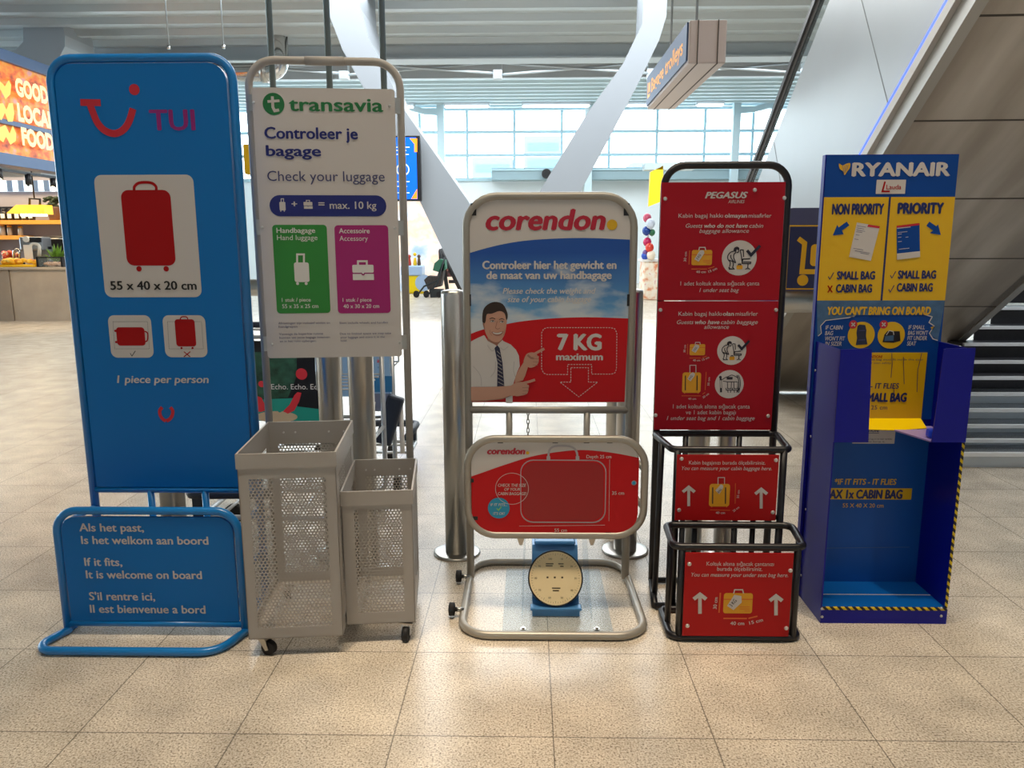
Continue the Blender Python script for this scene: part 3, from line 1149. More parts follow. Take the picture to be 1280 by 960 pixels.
# potted plants
p = at(68, 272, 17.7)
t = thing('potted_plant', (p.x, 17.7, zsh), 'dark leafy plant in a clay pot at the right end of the upper shop shelf', 'plant')
MB().lathe([(.1, 0), (.15, .28), (.16, .3), (.13, .3)], (p.x, 17.7, zsh), 16).build('pot', 'clay', t, t)
mb = MB()
for k in range(40):
    a, r = random.uniform(0, 6.28), random.uniform(0, .2)
    mb.sphere((p.x + r * math.cos(a), 17.7 + r * math.sin(a) * .6, zsh + .38 + random.uniform(-.08, .14)), random.uniform(.03, .07), (1, 1, .7), u=6, v=4)
mb.build('foliage', 'leaf_dark', t, t)
p = at(70, 332, 15.75)
t = thing('potted_plant', (p.x, 15.8, zc), 'light green leafy plant on the shop counter next to the tall blue sign', 'plant')
MB().lathe([(.1, 0), (.13, .1), (.1, .1)], (p.x, 15.8, zc), 14).build('pot', 'clay', t, t)
mb = MB()
for k in range(60):
    a, el, L = random.uniform(0, 6.28), random.uniform(.3, 1.5), random.uniform(.15, .42)
    d = Vector((math.cos(a) * math.cos(el), math.sin(a) * math.cos(el) * .5, math.sin(el))) * L
    o_ = Vector((p.x, 15.8, zc + .08))
    s_ = Vector((-d.y, d.x, 0)).normalized() * .03
    mb.face([o_, o_ + d * .6 + s_, o_ + d, o_ + d * .6 - s_])
mb.build('foliage', 'leaf', t, t)
# coffee machine
A, B = at(29, 333, 15.9), at(53, 296, 15.9)
cm = thing('coffee_machine', ((A.x + B.x) / 2, 16, zc), 'steel coffee machine with round dial on the shop counter under the yellow lamp', 'coffee machine')
MB().span((A.x, 15.85, B.z - .28), (B.x, 16.2, B.z), bevel=.03).span((A.x, 16.05, zc), (B.x, 16.2, B.z - .2)).build('body', 'machine_steel', cm, cm)
MB().span((A.x, 15.8, zc), (B.x, 16.2, zc + .08), bevel=.015).build('drip_tray', 'black', cm, cm)
MB().tube([at(35, 310, 15.86), at(42, 304, 15.86), at(50, 306, 15.86), at(49, 320, 15.86)], .035, fillet=.06, seg=8).build('group_head', 'label_white', cm, cm)
p = at(33.5, 299, 15.84)
MB().cyl((p.x, 15.86, p.z), (p.x, 15.8, p.z), .06).build('dial', 'label_white', cm, cm)
p = at(44, 300, 15.84)
MB().span((p.x - .12, 15.83, p.z - .045), (p.x + .12, 15.86, p.z + .045)).build('display', 'black', cm, cm)
A, B = at(57, 333, 16.35), at(86, 295, 16.35)
t = thing('oven', ((A.x + B.x) / 2, 16.3, zc), 'dark oven on the shop counter to the right of the coffee machine', 'oven')
MB().span((A.x, 16.35, zc), (B.x, 16.8, B.z), bevel=.02).build('cabinet', 'jar_dark', t, t)
MB().span((A.x + .06, 16.335, zc + .1), (B.x - .06, 16.35, B.z - .1)).build('door', 'black', t, t)
MB().cyl((A.x + .1, 16.31, B.z - .06), (B.x - .1, 16.31, B.z - .06), .015).build('handle', 'steel', t, t)
# tap
p = at(15, 318, 15.7)
t = thing('tap', (p.x, 15.7, zc), 'tall curved chrome tap on the shop counter', 'tap')
MB().tube([at(17, 333, 15.75), at(17, 312, 15.75), at(24.5, 312, 15.75), at(24.5, 328, 15.75)], .025, fillet=.07, seg=8).build('spout', 'chrome', t, t)
p = at(17, 333, 15.75)
MB().cyl((p.x, 15.75, zc), (p.x, 15.75, zc + .06), .045).build('base', 'chrome', t, t)
# goods on the counter front
goods = ramp_noise_material('wrapped_food', [(0.3, '#c8581c'), (0.5, '#f3c02c'), (0.6, '#f7d760'), (0.7, '#f2e6cf')], 9, 0.5)
goods2 = ramp_noise_material('pastry', [(0.3, '#7d5a48'), (0.5, '#c79a7c'), (0.7, '#d8b9b0')], 9, 0.5)
A, B = at(0, 334, 15.4), at(44.5, 322, 15.4)
t = thing('food_tray', ((A.x + B.x) / 2, 15.5, zc), 'yellow tray of wrapped food on the shop counter at the left', 'tray')
MB().span((A.x, 15.35, zc), (B.x, 15.62, zc + .05), bevel=.01).build('tray', 'yellow', t, t)
mb = MB()
for k in range(26):
    x = random.uniform(A.x + .06, B.x - .06)
    mb.sphere((x, random.uniform(15.4, 15.58), zc + .08 + random.uniform(0, .07)), random.uniform(.045, .075), (1.3, .8, .7), u=8, v=6)
tag(mb.build('wrapped_food', goods, t, t), kind='stuff')
A, B = at(-24, 334, 15.4), at(4, 314, 15.4)
t = thing('snack_basket', ((A.x + B.x) / 2, 15.7, zc), 'basket of red and orange snacks at the left end of the shop counter', 'basket')
MB().lathe([(.16, 0), (.2, .12), (.21, .14), (.18, .14)], ((A.x + B.x) / 2 + .05, 15.9, zc), 16).build('basket', 'clay', t, t)
mb = MB()
for k in range(20):
    a, r = random.uniform(0, 6.28), random.uniform(0, .16)
    mb.sphere(((A.x + B.x) / 2 + .05 + r * math.cos(a), 15.9 + r * math.sin(a), zc + .17 + random.uniform(0, .12)), .055, u=8, v=6)
tag(mb.build('snacks', ramp_noise_material('snack_wrap', [(0.35, '#c8202a'), (0.5, '#e8642a'), (0.65, '#f0d8b0')], 12, .4), t, t), kind='stuff')
A, B = at(47.5, 334, 15.4), at(79, 321, 15.4)
t = thing('display_case', ((A.x + B.x) / 2, 15.5, zc), 'low glass display case of pastries on the shop counter against the tall blue sign', 'display case')
MB().span((A.x, 15.36, zc), (A.x + .04, 15.66, B.z)).span((B.x - .04, 15.36, zc), (B.x, 15.66, B.z)).span((A.x, 15.36, B.z - .02), (B.x, 15.4, B.z)).build('frame', 'black', t, t)
MB().span((A.x + .04, 15.37, zc + .01), (B.x - .04, 15.375, B.z - .02)).build('pane', pane, t, t)
mb = MB()
for k in range(22):
    mb.sphere((random.uniform(A.x + .1, B.x - .1), random.uniform(15.45, 15.6), zc + .04 + random.uniform(0, .03)), .05, (1.3, .9, .7), u=8, v=6)
tag(mb.build('pastries', goods2, t, t), kind='stuff')
A, B = at(28, 319, 15.6), at(37, 306, 15.6)
t = thing('price_card', ((A.x + B.x) / 2, 15.6, zc), 'white card standing on the shop counter in front of the coffee machine', 'card')
MB().span((A.x, 15.66, zc), (B.x, 15.67, B.z)).build('card', 'label_white', t, t)
MB().span((A.x, 15.66, zc), (B.x, 15.76, zc + .015)).build('stand', 'machine_steel', t, t)

MB().span((-16, 12.6, 3.6), (-9.85, 18.2, 3.72)).build('ceiling_shop', 'jar_dark', kind='structure')
# lit fascia over the shop, running away from us
FX = -9.5
fo = Vector((FX, 14, 0))
FN = Vector((1, 0, 0))
def fp(px, py): return onplane(px, py, fo, FN)
sg = thing('shop_sign', (FX, 15, 2.8), 'glowing orange shop sign with pale lettering at the far left', 'sign')
y0, y1 = 12.6, 17.9
zt = (fp(0, 68).z + fp(57, 92).z) / 2
zb = (fp(0, 197).z + fp(70, 213).z) / 2
zm = (fp(0, 150).z + fp(62, 168).z) / 2
bd = MB().span((FX - .06, y0, zb + .1), (FX, y1, zt - .05)).build('glowing_panel', sign_glow, sg, sg)
MB().span((FX - .3, y0 - .05, zt - .08), (FX + .08, y1, zt + .12)).build('top_beam', 'fascia_blue', sg, sg)
MB().span((FX - .3, y0 - .05, zb - .08), (FX + .08, y1, zb + .12)).build('bottom_beam', 'fascia_blue', sg, sg)
MB().span((FX - .02, y0 - .05, zm - .04), (FX + .1, y1, zm + .04)).build('middle_rail', 'fascia_blue', sg, sg)
F = Face((FX + .11, 14, 0), (0, 1, 0))
g = Gfx(F)
def stext(s, pa, pb, cap_m, m):
    a, b_ = F.uv(*pa), F.uv(*pb)
    vs, fs = text_data(s, .05)
    lo, hi = min(v[0] for v in vs), max(v[0] for v in vs)
    k = cap_m / .72
    bv = [g.mb.bm.verts.new(F.P(a[0] + (x - lo) * (b_[0] - a[0]) / (hi - lo), a[1] + y * k, .003)) for x, y in vs]
    i = g.mi(m)
    for q in fs: g.mb.bm.faces.new([bv[k_] for k_ in q]).material_index = i
stext('GOOD', (20, 118), (61, 133), 0.30, 'sign_letter')
stext('LOCAL', (23, 150), (68, 164), 0.30, 'sign_letter')
stext('FOOD', (28, 180), (68, 190), 0.30, 'sign_letter')
g.done('lettering', bd, sg, 'pale glowing lettering')
g = Gfx(F)
for q in ([(-6, 100), (2, 103), (6, 108), (11, 100), (14, 106), (13, 118), (7, 124), (1, 113), (-3, 108)],
          [(-4, 130), (4, 129), (8, 137), (11, 129), (16, 129), (18, 142), (16, 152), (10, 152), (6, 141), (2, 150), (-4, 148)],
          [(-4, 161), (6.5, 156), (12, 167), (16, 157), (20, 167), (20, 176), (13, 181), (7.5, 171), (4, 178), (-4, 172)]):
    g.poly(q, 'chevron')
g.done('zigzag_emblem', bd, sg)
tr = thing('lighting_track', (FX, 15, zb - .2), 'black lighting track under the orange shop sign', 'lighting track')
MB().span((FX - .05, 12.8, zb - .2), (FX - .01, 17.5, zb - .15)).build('rail', 'black', tr, tr)
MB().span((FX - .035, 13, zb - .15), (FX - .025, 13.02, zb - .08)).span((FX - .035, 17, zb - .15), (FX - .025, 17.02, zb - .08)).build('hanger', 'black', tr, tr)
for i, (px, py) in enumerate(((1, 222), (37, 228), (68, 233))):
    p = fp(px, py - 4)
    lab = ['lit spotlight on the track at the far left edge', 'black spotlight on the track over the shop counter', 'lit spotlight on the track touching the tall blue sign'][i]
    t = thing('track_spotlight', (FX - .03, p.y, p.z), lab, 'spotlight', 'track spotlights of the shop')
    MB().cyl((FX - .03, p.y, p.z - .1), (FX - .03, p.y, p.z + .1), .055).build('head', 'black', t, t)
    MB().cyl((FX - .03, p.y, p.z + .1), (FX - .03, p.y, zb - .16), .015).build('stem', 'black', t, t)
    MB().sphere((FX - .02, p.y - .03, p.z - .11), .05 if i != 1 else .025, u=10, v=8).build('bulb', 'bulb' if i != 1 else 'rubber', t, t)

# ================================================================== FAR HALL: play corner, stroller, balloons
pastel = ramp_noise_material('mural_glow', [(0.32, '#a9c9ea'), (0.45, '#e6e8f2'), (0.55, '#f6d9c4'), (0.66, '#fbefe2')], 1.1, 0.6, emit=0.35)  # glow added to brighten the painted partition, which is no lamp
A, B = at(470, 335, 25), at(580, 250, 25)
t = thing('mural_wall', ((A.x + B.x) / 2, 25.2, 0), 'pastel painted partition behind the stroller', 'partition')
MB().span((A.x, 25, 0.0), (B.x, 25.2, B.z)).build('panel', pastel, t, t)
MB().span((A.x, 24.95, B.z), (B.x, 25.25, B.z + .1)).build('top_rail', 'white', t, t)
mm('toy_yellow', '#f7d800', 0.4)
mm('toy_blue', '#a9c4e8', 0.4)
A, B = at(505, 362, 24), at(533, 338, 24)
t = thing('play_table', ((A.x + B.x) / 2, 24, 0), 'yellow play table with pale blue top left of the stroller', 'play table')
MB().span((A.x, 23.8, 0.0), (B.x, 24.4, B.z - .15), bevel=.05).build('body', 'toy_yellow', t, t)
MB().span((A.x - .05, 23.75, B.z - .15), (B.x - .1, 24.45, B.z + .15), bevel=.04).build('top', 'toy_blue', t, t)
cx = B.x - .05
MB().cyl((cx - .02, 23.79, .33), (cx - .02, 23.81, .33), .26).build('wave_cutout', 'toy_blue', t, t)
for i, (px, c, lab) in enumerate(((512, '#b03a2a', 'small red toy figure on the play table'), (519, '#f2c81a', 'yellow toy on the play table, tallest of the three'), (524, '#5a4632', 'small brown toy figure at the right end of the play table'))):
    p = at(px, 337, 24)
    zt_ = B.z + .15
    tt = thing('toy_figure', (p.x, 24, zt_), lab, 'toy', 'toys on the play table')
    m_ = mat('toy_paint', c, .5)
    MB().lathe([(.05, 0), (.06, .05), (.04, .2), (.03, .24)], (p.x, 24, zt_), 12).build('body', m_, tt, tt)
    MB().sphere((p.x, 24, zt_ + (.34 if i == 1 else .28)), .055, u=10, v=8).build('head', m_, tt, tt)

# stroller
mm('stroller_green', '#2f6b55', 0.6)
mm('stroller_dark', '#252c30', 0.6)
sp = gz(536, 372)
SY = sp.y
def sk(px, py, dy=0.0): return at(px, py, SY + dy)
so_ = thing('stroller', (sk(540, 372).x, SY, 0), 'dark stroller with green hood standing in the far hall left of the white hoarding', 'stroller')
mb = MB()
for dy in (0, .5):
    mb.tube([sk(521, 370, dy), sk(530, 358, dy), sk(548, 350, dy), sk(556, 322, dy)], .025, seg=8)
    mb.tube([sk(534, 370, dy), sk(548, 352, dy)], .025, seg=8)
mb.build('frame', 'stroller_dark', so_, so_)
mb = MB()
mb.prism([sk(530, 350), sk(535, 345), sk(546, 346), sk(553, 328), sk(556, 330), sk(551, 358), sk(535, 362)], (0, .5, 0))
mb.build('seat', mat('stroller_seat', '#3a3434', .7, noise=.5, nscale=14), so_, so_)
mb = MB().prism([sk(541, 338), sk(543, 329), sk(549, 324), sk(556, 325), sk(557, 336), sk(551, 341)], (0, .5, 0))
mb.build('hood', 'stroller_green', so_, so_)
MB().prism([sk(538, 372), sk(536, 362), sk(553, 362), sk(551, 371)], (0, .45, 0)).build('shopping_basket', 'stroller_dark', so_, so_)
for x, dy in ((520.5, 0), (533, 0), (520.5, .5), (533, .5), (549, 0), (549, .5)):
    p = sk(x, 370, dy)
    MB().cyl((p.x, p.y - .02, .085), (p.x, p.y + .02, .085), .085).build('wheel', 'rubber', so_, so_)
# dark stand hung with patterned things behind
SY2 = SY + 1.2
stand = thing('display_stand', (at(564, 365, SY2).x, SY2, 0), 'dark A shaped stand hung with small patterned items between the stroller and the leaning column', 'stand')
a0, a1, a2 = at(560, 366, SY2), at(578, 361, SY2), at(551, 311, SY2)
mb = MB()
mb.tube([(a0.x, SY2, 0), a2], .06, seg=8).tube([(a1.x, SY2, 0), a2], .06, seg=8)
mb.tube([at(561, 352, SY2), at(573, 352, SY2)], .05, seg=8)
mb.build('frame', 'black', stand, stand)
mb = MB().prism([at(548, 313, SY2), at(554, 310, SY2), at(567, 335, SY2), at(565, 346, SY2), at(556, 346, SY2), at(549, 330, SY2)], (0, .4, 0))
mb.build('hanging_goods', ramp_noise_material('patterned_goods', [(0.35, '#171216'), (0.5, '#4a3a36'), (0.6, '#77303a'), (0.68, '#c9b59a')], 10, .6), stand, stand)

# balloon column
bcol = [('#c0506a', 809, 275, 4.5, 'dusty pink balloon at the top of the balloon column'), ('#c8d2e2', 813, 282, 5.0, 'pale blue balloon near the top of the balloon column'),
        ('#1e3f8f', 808, 291, 4.6, 'dark blue balloon in the balloon column'), ('#2f6f4a', 815, 293, 3.5, 'green balloon half behind the black frame'),
        ('#c01f5a', 809, 305, 4.6, 'magenta balloon in the middle of the balloon column'), ('#d84032', 812, 312, 4.6, 'red balloon in the balloon column'),
        ('#6a4a8a', 807, 319, 3.6, 'purple balloon low in the balloon column'), ('#2a50b8', 806, 325, 3.8, 'bright blue balloon at the foot of the balloon column'), ('#f2e6d2', 814, 324, 4.8, 'cream balloon at the foot of the balloon column')]
BY = 21.0
for c, px, py, r, lab in bcol:
    BYi = BY + (.07 if (int(py) % 2) else -.07)
    p = at(px, py - (5 if py > 320 else 2.5), BYi)
    R = r * BY / FPX * 1.13
    t = thing('balloon', p, lab, 'balloon', 'balloons of the balloon column')
    bal = MB().sphere(p, R, (1, 1, 1.12)).build('body', mat('balloon_skin', c, 0.25), t, t)
    MB().cyl((p.x, p.y, p.z - R * 1.1), (p.x, p.y, p.z - R * 1.25), R * .06, R * .14, seg=8).build('knot', bal.data.materials[0], t, t)
A, B = at(804, 365, BY), at(822, 327, BY)
t = thing('party_stall', ((A.x + B.x) / 2, BY, 0), 'pale stall with orange and red decorations below the balloons', 'stall')
MB().span((A.x, BY, 0), (B.x + .6, BY + .8, B.z), bevel=.03).build('body', ramp_noise_material('stall_print', [(0.35, '#e08a5a'), (0.48, '#f6e4cc'), (0.6, '#f8efe2'), (0.7, '#d8503a')], 5, .5), t, t)
MB().span((A.x - .05, BY - .05, B.z), (B.x + .65, BY + .85, B.z + .06)).build('top', 'white', t, t)
zz = B.z
p = at(812, 300, BY)
t = thing('balloon_stand', (p.x, BY + .3, zz + .06), 'thin white pole inside the balloon column', 'pole')
MB().cyl((p.x, BY + .3, zz + .06), (p.x, BY + .3, at(812, 272, BY).z), .03).build('pole', 'white', t, t)
MB().cyl((p.x, BY + .3, zz + .06), (p.x, BY + .3, zz + .09), .2).build('foot', 'white', t, t)

# ================================================================== STEEL BOLLARDS
def bollard_at(x, y, r, h, lab, k=2.05):
    t = thing('steel_bollard', (x, y, 0), lab, 'bollard', 'brushed steel bollards')
    MB().lathe([(r, 0.012), (r, h - .02), (r * .97, h), (r * .6, h + .006)], (x, y, 0), 28).build('post', 'steel', t, t)
    MB().lathe([(r * k, 0), (r * k, .008), (r * k * .93, .012), (r, .012)], (x, y, 0), 32).build('base_plate', 'steel', t, t)
    return t


bo = bollard_at(-0.352, 3.62, .057, 1.30, 'steel bollard with round base plate left of the white hoarding with the smiling man')
for px, py, Y, lab in ((781, 690, 3.66, 'steel bollard behind the right post of the white hoarding'),
                       (768, 660, 3.98, 'steel bollard second row behind the right post of the white hoarding'),
                       (217, 640, 3.5, 'steel bollard seen in the gap under the tall blue sign'),
                       (416, 560, 3.6, 'steel bollard behind the white tall frame, left of the pair'),
                       (455, 570, 3.38, 'steel bollard behind the white tall frame, right of the pair'),
                       ):
    p = at(px, py, Y)
    dup(bo, (p.x, Y, 0), lab)
b2 = bollard_at(at(871, 552, 3.62).x, 3.62, .042, 1.1, 'slim steel bollard behind the black frame, left of the pair', 1.5)
dup(b2, (at(906, 600, 3.62).x, 3.62, 0), 'slim steel bollard behind the black frame, right of the pair')

# ================================================================== BAGGAGE TROLLEYS AND THEIR SIGNS
mm('trolley_metal', '#b9bcbe', 0.35, 0.7)
mm('trolley_dark', '#1f2a3d', 0.5)
mm('teal', '#1f9a8a', 0.4)
def trolley(loc, rotz, lab, w=.46, ad=None, zb=.52, za=.96):
    t = thing('baggage_trolley', loc, lab, 'baggage trolley', 'baggage trolleys', rotz)
    X = root_mat(t)
    h = w / 2
    m1 = MB(X)
    m1.tube([(-h, .02, 1.02), (-h, .02, .12), (-h, .9, .12), (h, .9, .12), (h, .02, .12), (h, .02, 1.02)], .014, fillet=.05, seg=8)
    for y in (.2, .4, .6, .8):
        m1.tube([(-h, y, .12), (h, y, .12)], .009, seg=8)
    m1.tube([(-h, .02, .5), (h, .02, .5)], .011, seg=8).tube([(-h, .02, .98), (h, .02, .98)], .011, seg=8)
    m1.build('frame', 'trolley_metal', t, t)
    MB(X).tube([(-h, .02, 1.0), (-h, -.05, 1.06), (h, -.05, 1.06), (h, .02, 1.0)], .018, fillet=.04, seg=8).build('handle', 'trolley_dark', t, t)
    for x, y in ((-h, .08), (h, .08), (0, .82)):
        MB(X).cyl((x - .018, y, .055), (x + .018, y, .055), .055, seg=16).build('wheel', 'rubber', t, t)
    MB(X).tube([(-h, .5, .25), (-h, .96, .24), (h, .96, .24), (h, .5, .25)], .026, fillet=.05, seg=8).span((-h, .88, .12), (-h + .03, .94, .24)).span((h - .03, .88, .12), (h, .94, .24)).build('bumper', 'trolley_dark', t, t, 'dark padded bumper')
    b = MB(X)
    b.tube([(-h, .25, 1.0), (-h, .25, .8), (h, .25, .8), (h, .25, 1.0)], .008, seg=6).tube([(-h, .02, 1.0), (-h, .25, 1.0), (h, .25, 1.0), (h, .02, 1.0)], .008, seg=6)
    for k in range(6):
        x = -h + w * k / 5
        b.tube([(x, .02, .8), (x, .25, .8), (x, .25, 1.0)], .005, seg=6)
    b.build('wire_basket', 'trolley_metal', t, t)
    pn = None
    if ad:
        pn = MB(X).span((-h + .01, -.012, zb), (h - .01, .004, za)).build('advertising_panel', ad, t, t)
    return t, pn


Y1 = 4.45
p = at(352, 560, Y1)
t1, pn = trolley((p.x - .005, Y1, 0), 0, 'baggage trolley with dark advertising panel of red chairs behind the white tall frame', w=.5, ad='ink')
mm('foliage_print', '#2d5a45', 0.5, noise=0.6, nscale=22)
mm('coral', '#d8323c', 0.4)
mm('table_print', '#c9b394', 0.5)
F = Face((0, Y1 - .012, 0))
g = Gfx(F)
g.poly([(306, 440), (371, 440), (371, 470), (360, 497), (306, 500)], 'foliage_print', 0)
g.poly([(306, 500), (405, 496), (405, 526), (306, 526)], 'teal', 0)
g.poly([(367, 492), (405, 480), (405, 512), (372, 508)], 'ink', 1)
g.disc(377, 467.5, 7.2, 'coral', 1)
g.disc(327, 480, 4, 'coral', 1)
g.poly([(354, 514), (362, 506), (368, 494), (372, 490), (377, 491), (374, 502), (368, 513), (360, 517)], 'coral', 2)
g.poly([(322, 514), (322, 495), (327, 497), (331, 505), (332, 513), (326, 515)], 'coral', 2)
g.disc(346, 521, 26, 'table_print', 1, sy=.28)
g.disc(350, 513, 2.5, 'teal', 3)
g.done('advert_picture', pn, t1)
g = Gfx(F)
g.text('Echo. Echo. Echo.', 339.5, 409, 486.5, 6.5, 'white', 3)
g.done('lettering', pn, t1)
Y2 = 4.45
p = at(473, 560, Y2)
t2, pn = trolley((p.x - .075, Y2, 0), 0, 'baggage trolley with light blue advertising panel behind the right bollard of the white tall frame', w=.34, ad=mat('ad_blue', '#8fb6dd', .4), zb=.63, za=.98)
mm('ad_sea', '#2f78b0', 0.4)
mm('ad_grey', '#77809a', 0.4)
F = Face((0, Y2 - .012, 0))
g = Gfx(F)
g.poly([(455, 470), (490, 470), (490, 490), (455, 490)], 'ad_sea')
g.poly([(455, 492), (490, 492), (490, 514), (455, 514)], 'ad_grey')
g.text('at', 471.5, 478, 453, 5, 'coral', 1, .03)
g.text('soon', 472, 478.5, 460, 2.5, 'ad_sea', 1)
g.done('advert_picture', pn, t2)
X2 = root_mat(t2)
MB(X2).box((.16, -.06, .5), (.1, .06, .3), rot=Matrix.Rotation(.3, 3, 'Y'), bevel=.015).build('brake_cover', 'trolley_dark', t2, t2)
MB(X2).tube([(.06, -.02, .6), (.05, -.07, .45), (.05, -.06, .25)], .012, seg=8).tube([(.22, -.02, .62), (.23, -.06, .3)], .014, seg=8).build('brake_lever', 'white', t2, t2)
p = at(265, 626, 3.75)
trolley((-0.80, 4.0, 0), math.radians(89), 'baggage trolley lying low behind the tall blue sign, its dark bumper showing under the panel')

mm('sign_navy', '#23284a', 0.4)
mm('cart_yellow', '#d8a800', 0.4)
mm('sign_back', '#474a66', 0.4)
def cart_sign(x, Y, lab):
    t = thing('trolley_sign', (x, Y, 0), lab, 'sign', 'trolley collection signs')
    w, z0, z1 = .44, 1.26, 1.70
    bd = MB().prism([(x + u, Y, v) for u, v in rr_pts(-w / 2, z0, w / 2, z1, .03)], (0, .04, 0)).build('board', 'sign_back', t, t)
    F = Face((x, Y, z0))
    g = Gfx(F)
    H = z1 - z0
    g.polyuv([(-.21, .01), (.21, .01), (.21, .35), (-.21, .35)], 'cart_yellow', 0)
    g.polyuv([(-.203, .017), (.203, .017), (.203, .343), (-.203, .343)], 'sign_navy', 1)
    g.strokeuv([(-.155, .28), (-.12, .255), (-.125, .105), (.13, .105)], .026, 'cart_yellow', 2)
    g.polyuv([(u, v) for u, v in rr_pts(-.085, .135, .01, .25, .02)], 'cart_yellow', 2)
    g.polyuv([(u, v) for u, v in rr_pts(.03, .135, .11, .22, .015)], 'cart_yellow', 2)
    for cu in (-.118, .1):
        g.polyuv([(cu + .03 * math.cos(a * .4), .06 + .03 * math.sin(a * .4)) for a in range(16)], 'cart_yellow', 2)
    g.done('trolley_pictogram', bd, t)
    MB().cyl((x - .75, Y + .02, 1.205), (x + .22, Y + .02, 1.205), .062).build('rail', 'steel', t, t)
    mb = MB()
    for q in (-.6, .12):
        mb.cyl((x + q, Y + .02, 0), (x + q, Y + .02, 1.2), .03)
        mb.cyl((x + q, Y + .02, 0), (x + q, Y + .02, .012), .08)
    mb.build('post', 'steel', t, t)
    MB().span((x - .12, Y + .01, 1.2), (x - .08, Y + .05, z0)).span((x + .08, Y + .01, 1.2), (x + .12, Y + .05, z0)).build('bracket', 'steel', t, t)
    return t


cart_sign(1.375 + .22, 4.2, 'navy sign with yellow trolley symbol between the black frame and the blue and yellow sizer')
cart_sign(-1.6, 5.62, 'navy sign with yellow trolley symbol behind the tall blue sign and the white frame')

# ================================================================== THE TALL BLUE SIGN (left)
mm('blue_frame', '#0a76c0', 0.3, coat=0.2)
mm('blue_panel', '#006cb6', 0.4, spec=0.3)
mm('print_white', '#c6c0bc', 0.5, spec=.3)
mm('print_red', '#a0060a', 0.5, spec=.2)
mm('brand_red', '#c01a2c', 0.45)
mm('brand_magenta', '#8a1270', 0.45)
TU = thing('bag_sizer_sign', (-1.46, 2.9, 0), 'tall bright blue luggage sizer sign with a big red suitcase on a white square', 'sign')
UY = 3.038
fr = MB()
uL, uR, uT = -1.808, -1.114, 2.208
fr.tube([(uL, UY, .018), (uL, UY, uT), (uR, UY, uT), (uR, UY, .018)], .017, fillet=.085)
fr.tube([(uL, UY, .515), (uR, UY, .515)], .014)
for x in (at(189, 620, UY).x, at(257, 620, UY).x):
    fr.tube([(x, UY, .515), (x, UY, .03)], .014)
fr.build('rear_frame', 'blue_frame', TU, TU)
LY = 2.788
lL, lR, lT = -1.82, -1.113, .512
fl = MB()
fl.tube([(lL, LY, .03), (lL, LY, lT), (lR, LY, lT), (lR, LY, .03)], .0155, fillet=.085)
fl.tube([(lL, LY, .045), (lR, LY, .045)], .012)
fl.build('front_frame', 'blue_frame', TU, TU)
br = MB()
for x0, x1 in ((lL, uL), (lR, uR)):
    for z in (.44, .25):
        br.tube([(x0, LY, z), (x1, UY, z)], .012)
    br.tube([(x0, LY, .018), (x1, UY, .018)], .0155)
br.tube([(uL, UY, .018), (uR, UY, .018)], .0155)
br.build('side_rails', 'blue_frame', TU, TU)
MB().tube([(lL + .005, LY, .018), (lL - .055, 2.625, .018), (lR - .05, 2.625, .018), (lR + .005, LY, .018)], .0155, fillet=.09).build('foot_loop', 'blue_frame', TU, TU)
PY = UY - .012
up = MB().prism([(u, PY, v) for u, v in rr_pts(uL + .02, .53, uR - .02, uT - .02, .07, rb=.004)], (0, .022, 0)).build('upper_panel', 'blue_panel', TU, TU)
F = Face((0, PY, 0))
g = Gfx(F)
g.stroke([(100.5, 128), (126, 128.5)], 8, 'brand_red')
g.curve([(113, 131), (117, 142), (122.5, 154), (131, 163), (143, 167), (154, 162.5), (161.5, 152), (166.5, 136)], 8.5, 'brand_red', 1)
g.disc(168, 112, 6.6, 'brand_red')
g.text('TUI', 189, 244, 162.5, 25, 'brand_magenta', 1, .03)
g.done('logo', up, TU)
g = Gfx(F)
g.rrect(124.5, 218.5, 247, 371.5, 9, 'print_white', 0)
g.rrect(137, 394, 190.5, 447, 8, 'print_white', 0)
g.rrect(205, 394, 258, 446.5, 8, 'print_white', 0)
g.done('white_fields', up, TU)
def case_v(g, x0, y0, x1, y1, hx0, hx1, hy, hw, wr, m, lay):
    g.rrect(x0, y0, x1, y1, (x1 - x0) * .15, m, lay)
    g.curve([(hx0, y0 + 1), (hx0 + .5, (y0 + hy) / 2), (hx0 + (hx1 - hx0) * .25, hy), (hx0 + (hx1 - hx0) * .75, hy), (hx1 - .5, (y0 + hy) / 2), (hx1, y0 + 1)], hw, m, lay)
    if wr:
        k = (y1 - y0) * .045
        g.disc(x0 + (x1 - x0) * .24 + k, y1 + wr + .6, wr, m, lay)
        g.disc(x0 + (x1 - x0) * .82 + k * .6, y1 + wr + .6, wr, m, lay)
g = Gfx(F)
case_v(g, 155, 237.5, 216.5, 332, 168, 195.5, 228.5, 3.4, 3.4, 'print_red', 1)
g.done('suitcase_pictogram', up, TU, 'large red suitcase pictogram')
g = Gfx(F)
g.rrect(146, 409, 181.5, 432, 4, 'print_red', 1)
g.curve([(181, 414), (184.5, 416), (185, 421), (184, 426), (181, 427)], 1.6, 'print_red', 1)
g.disc(144.5, 413.5, 1.5, 'print_red', 1)
g.disc(145.5, 427.5, 1.5, 'print_red', 1)
g.dashed([(141.5, 402), (184.5, 402), (187, 436), (143.5, 436)], .6, 'ink', 1, .9, 1.0, closed=True)
g.stroke([(163, 441.5), (165.2, 445), (169.5, 438.5)], .9, 'ink', 1)
g.done('suitcase_pictogram', up, TU, 'small red suitcase lying on its side over a tick')
g = Gfx(F)
case_v(g, 219.6, 399, 244.5, 433, 225.5, 235, 396, 1.4, 1.4, 'print_red', 1)
g.dashed([(209.5, 402), (252, 402), (254.5, 436), (211.5, 436)], .6, 'ink', 1, .9, 1.0, closed=True)
g.stroke([(230, 439.5), (238, 446)], 1.2, 'print_red', 1)
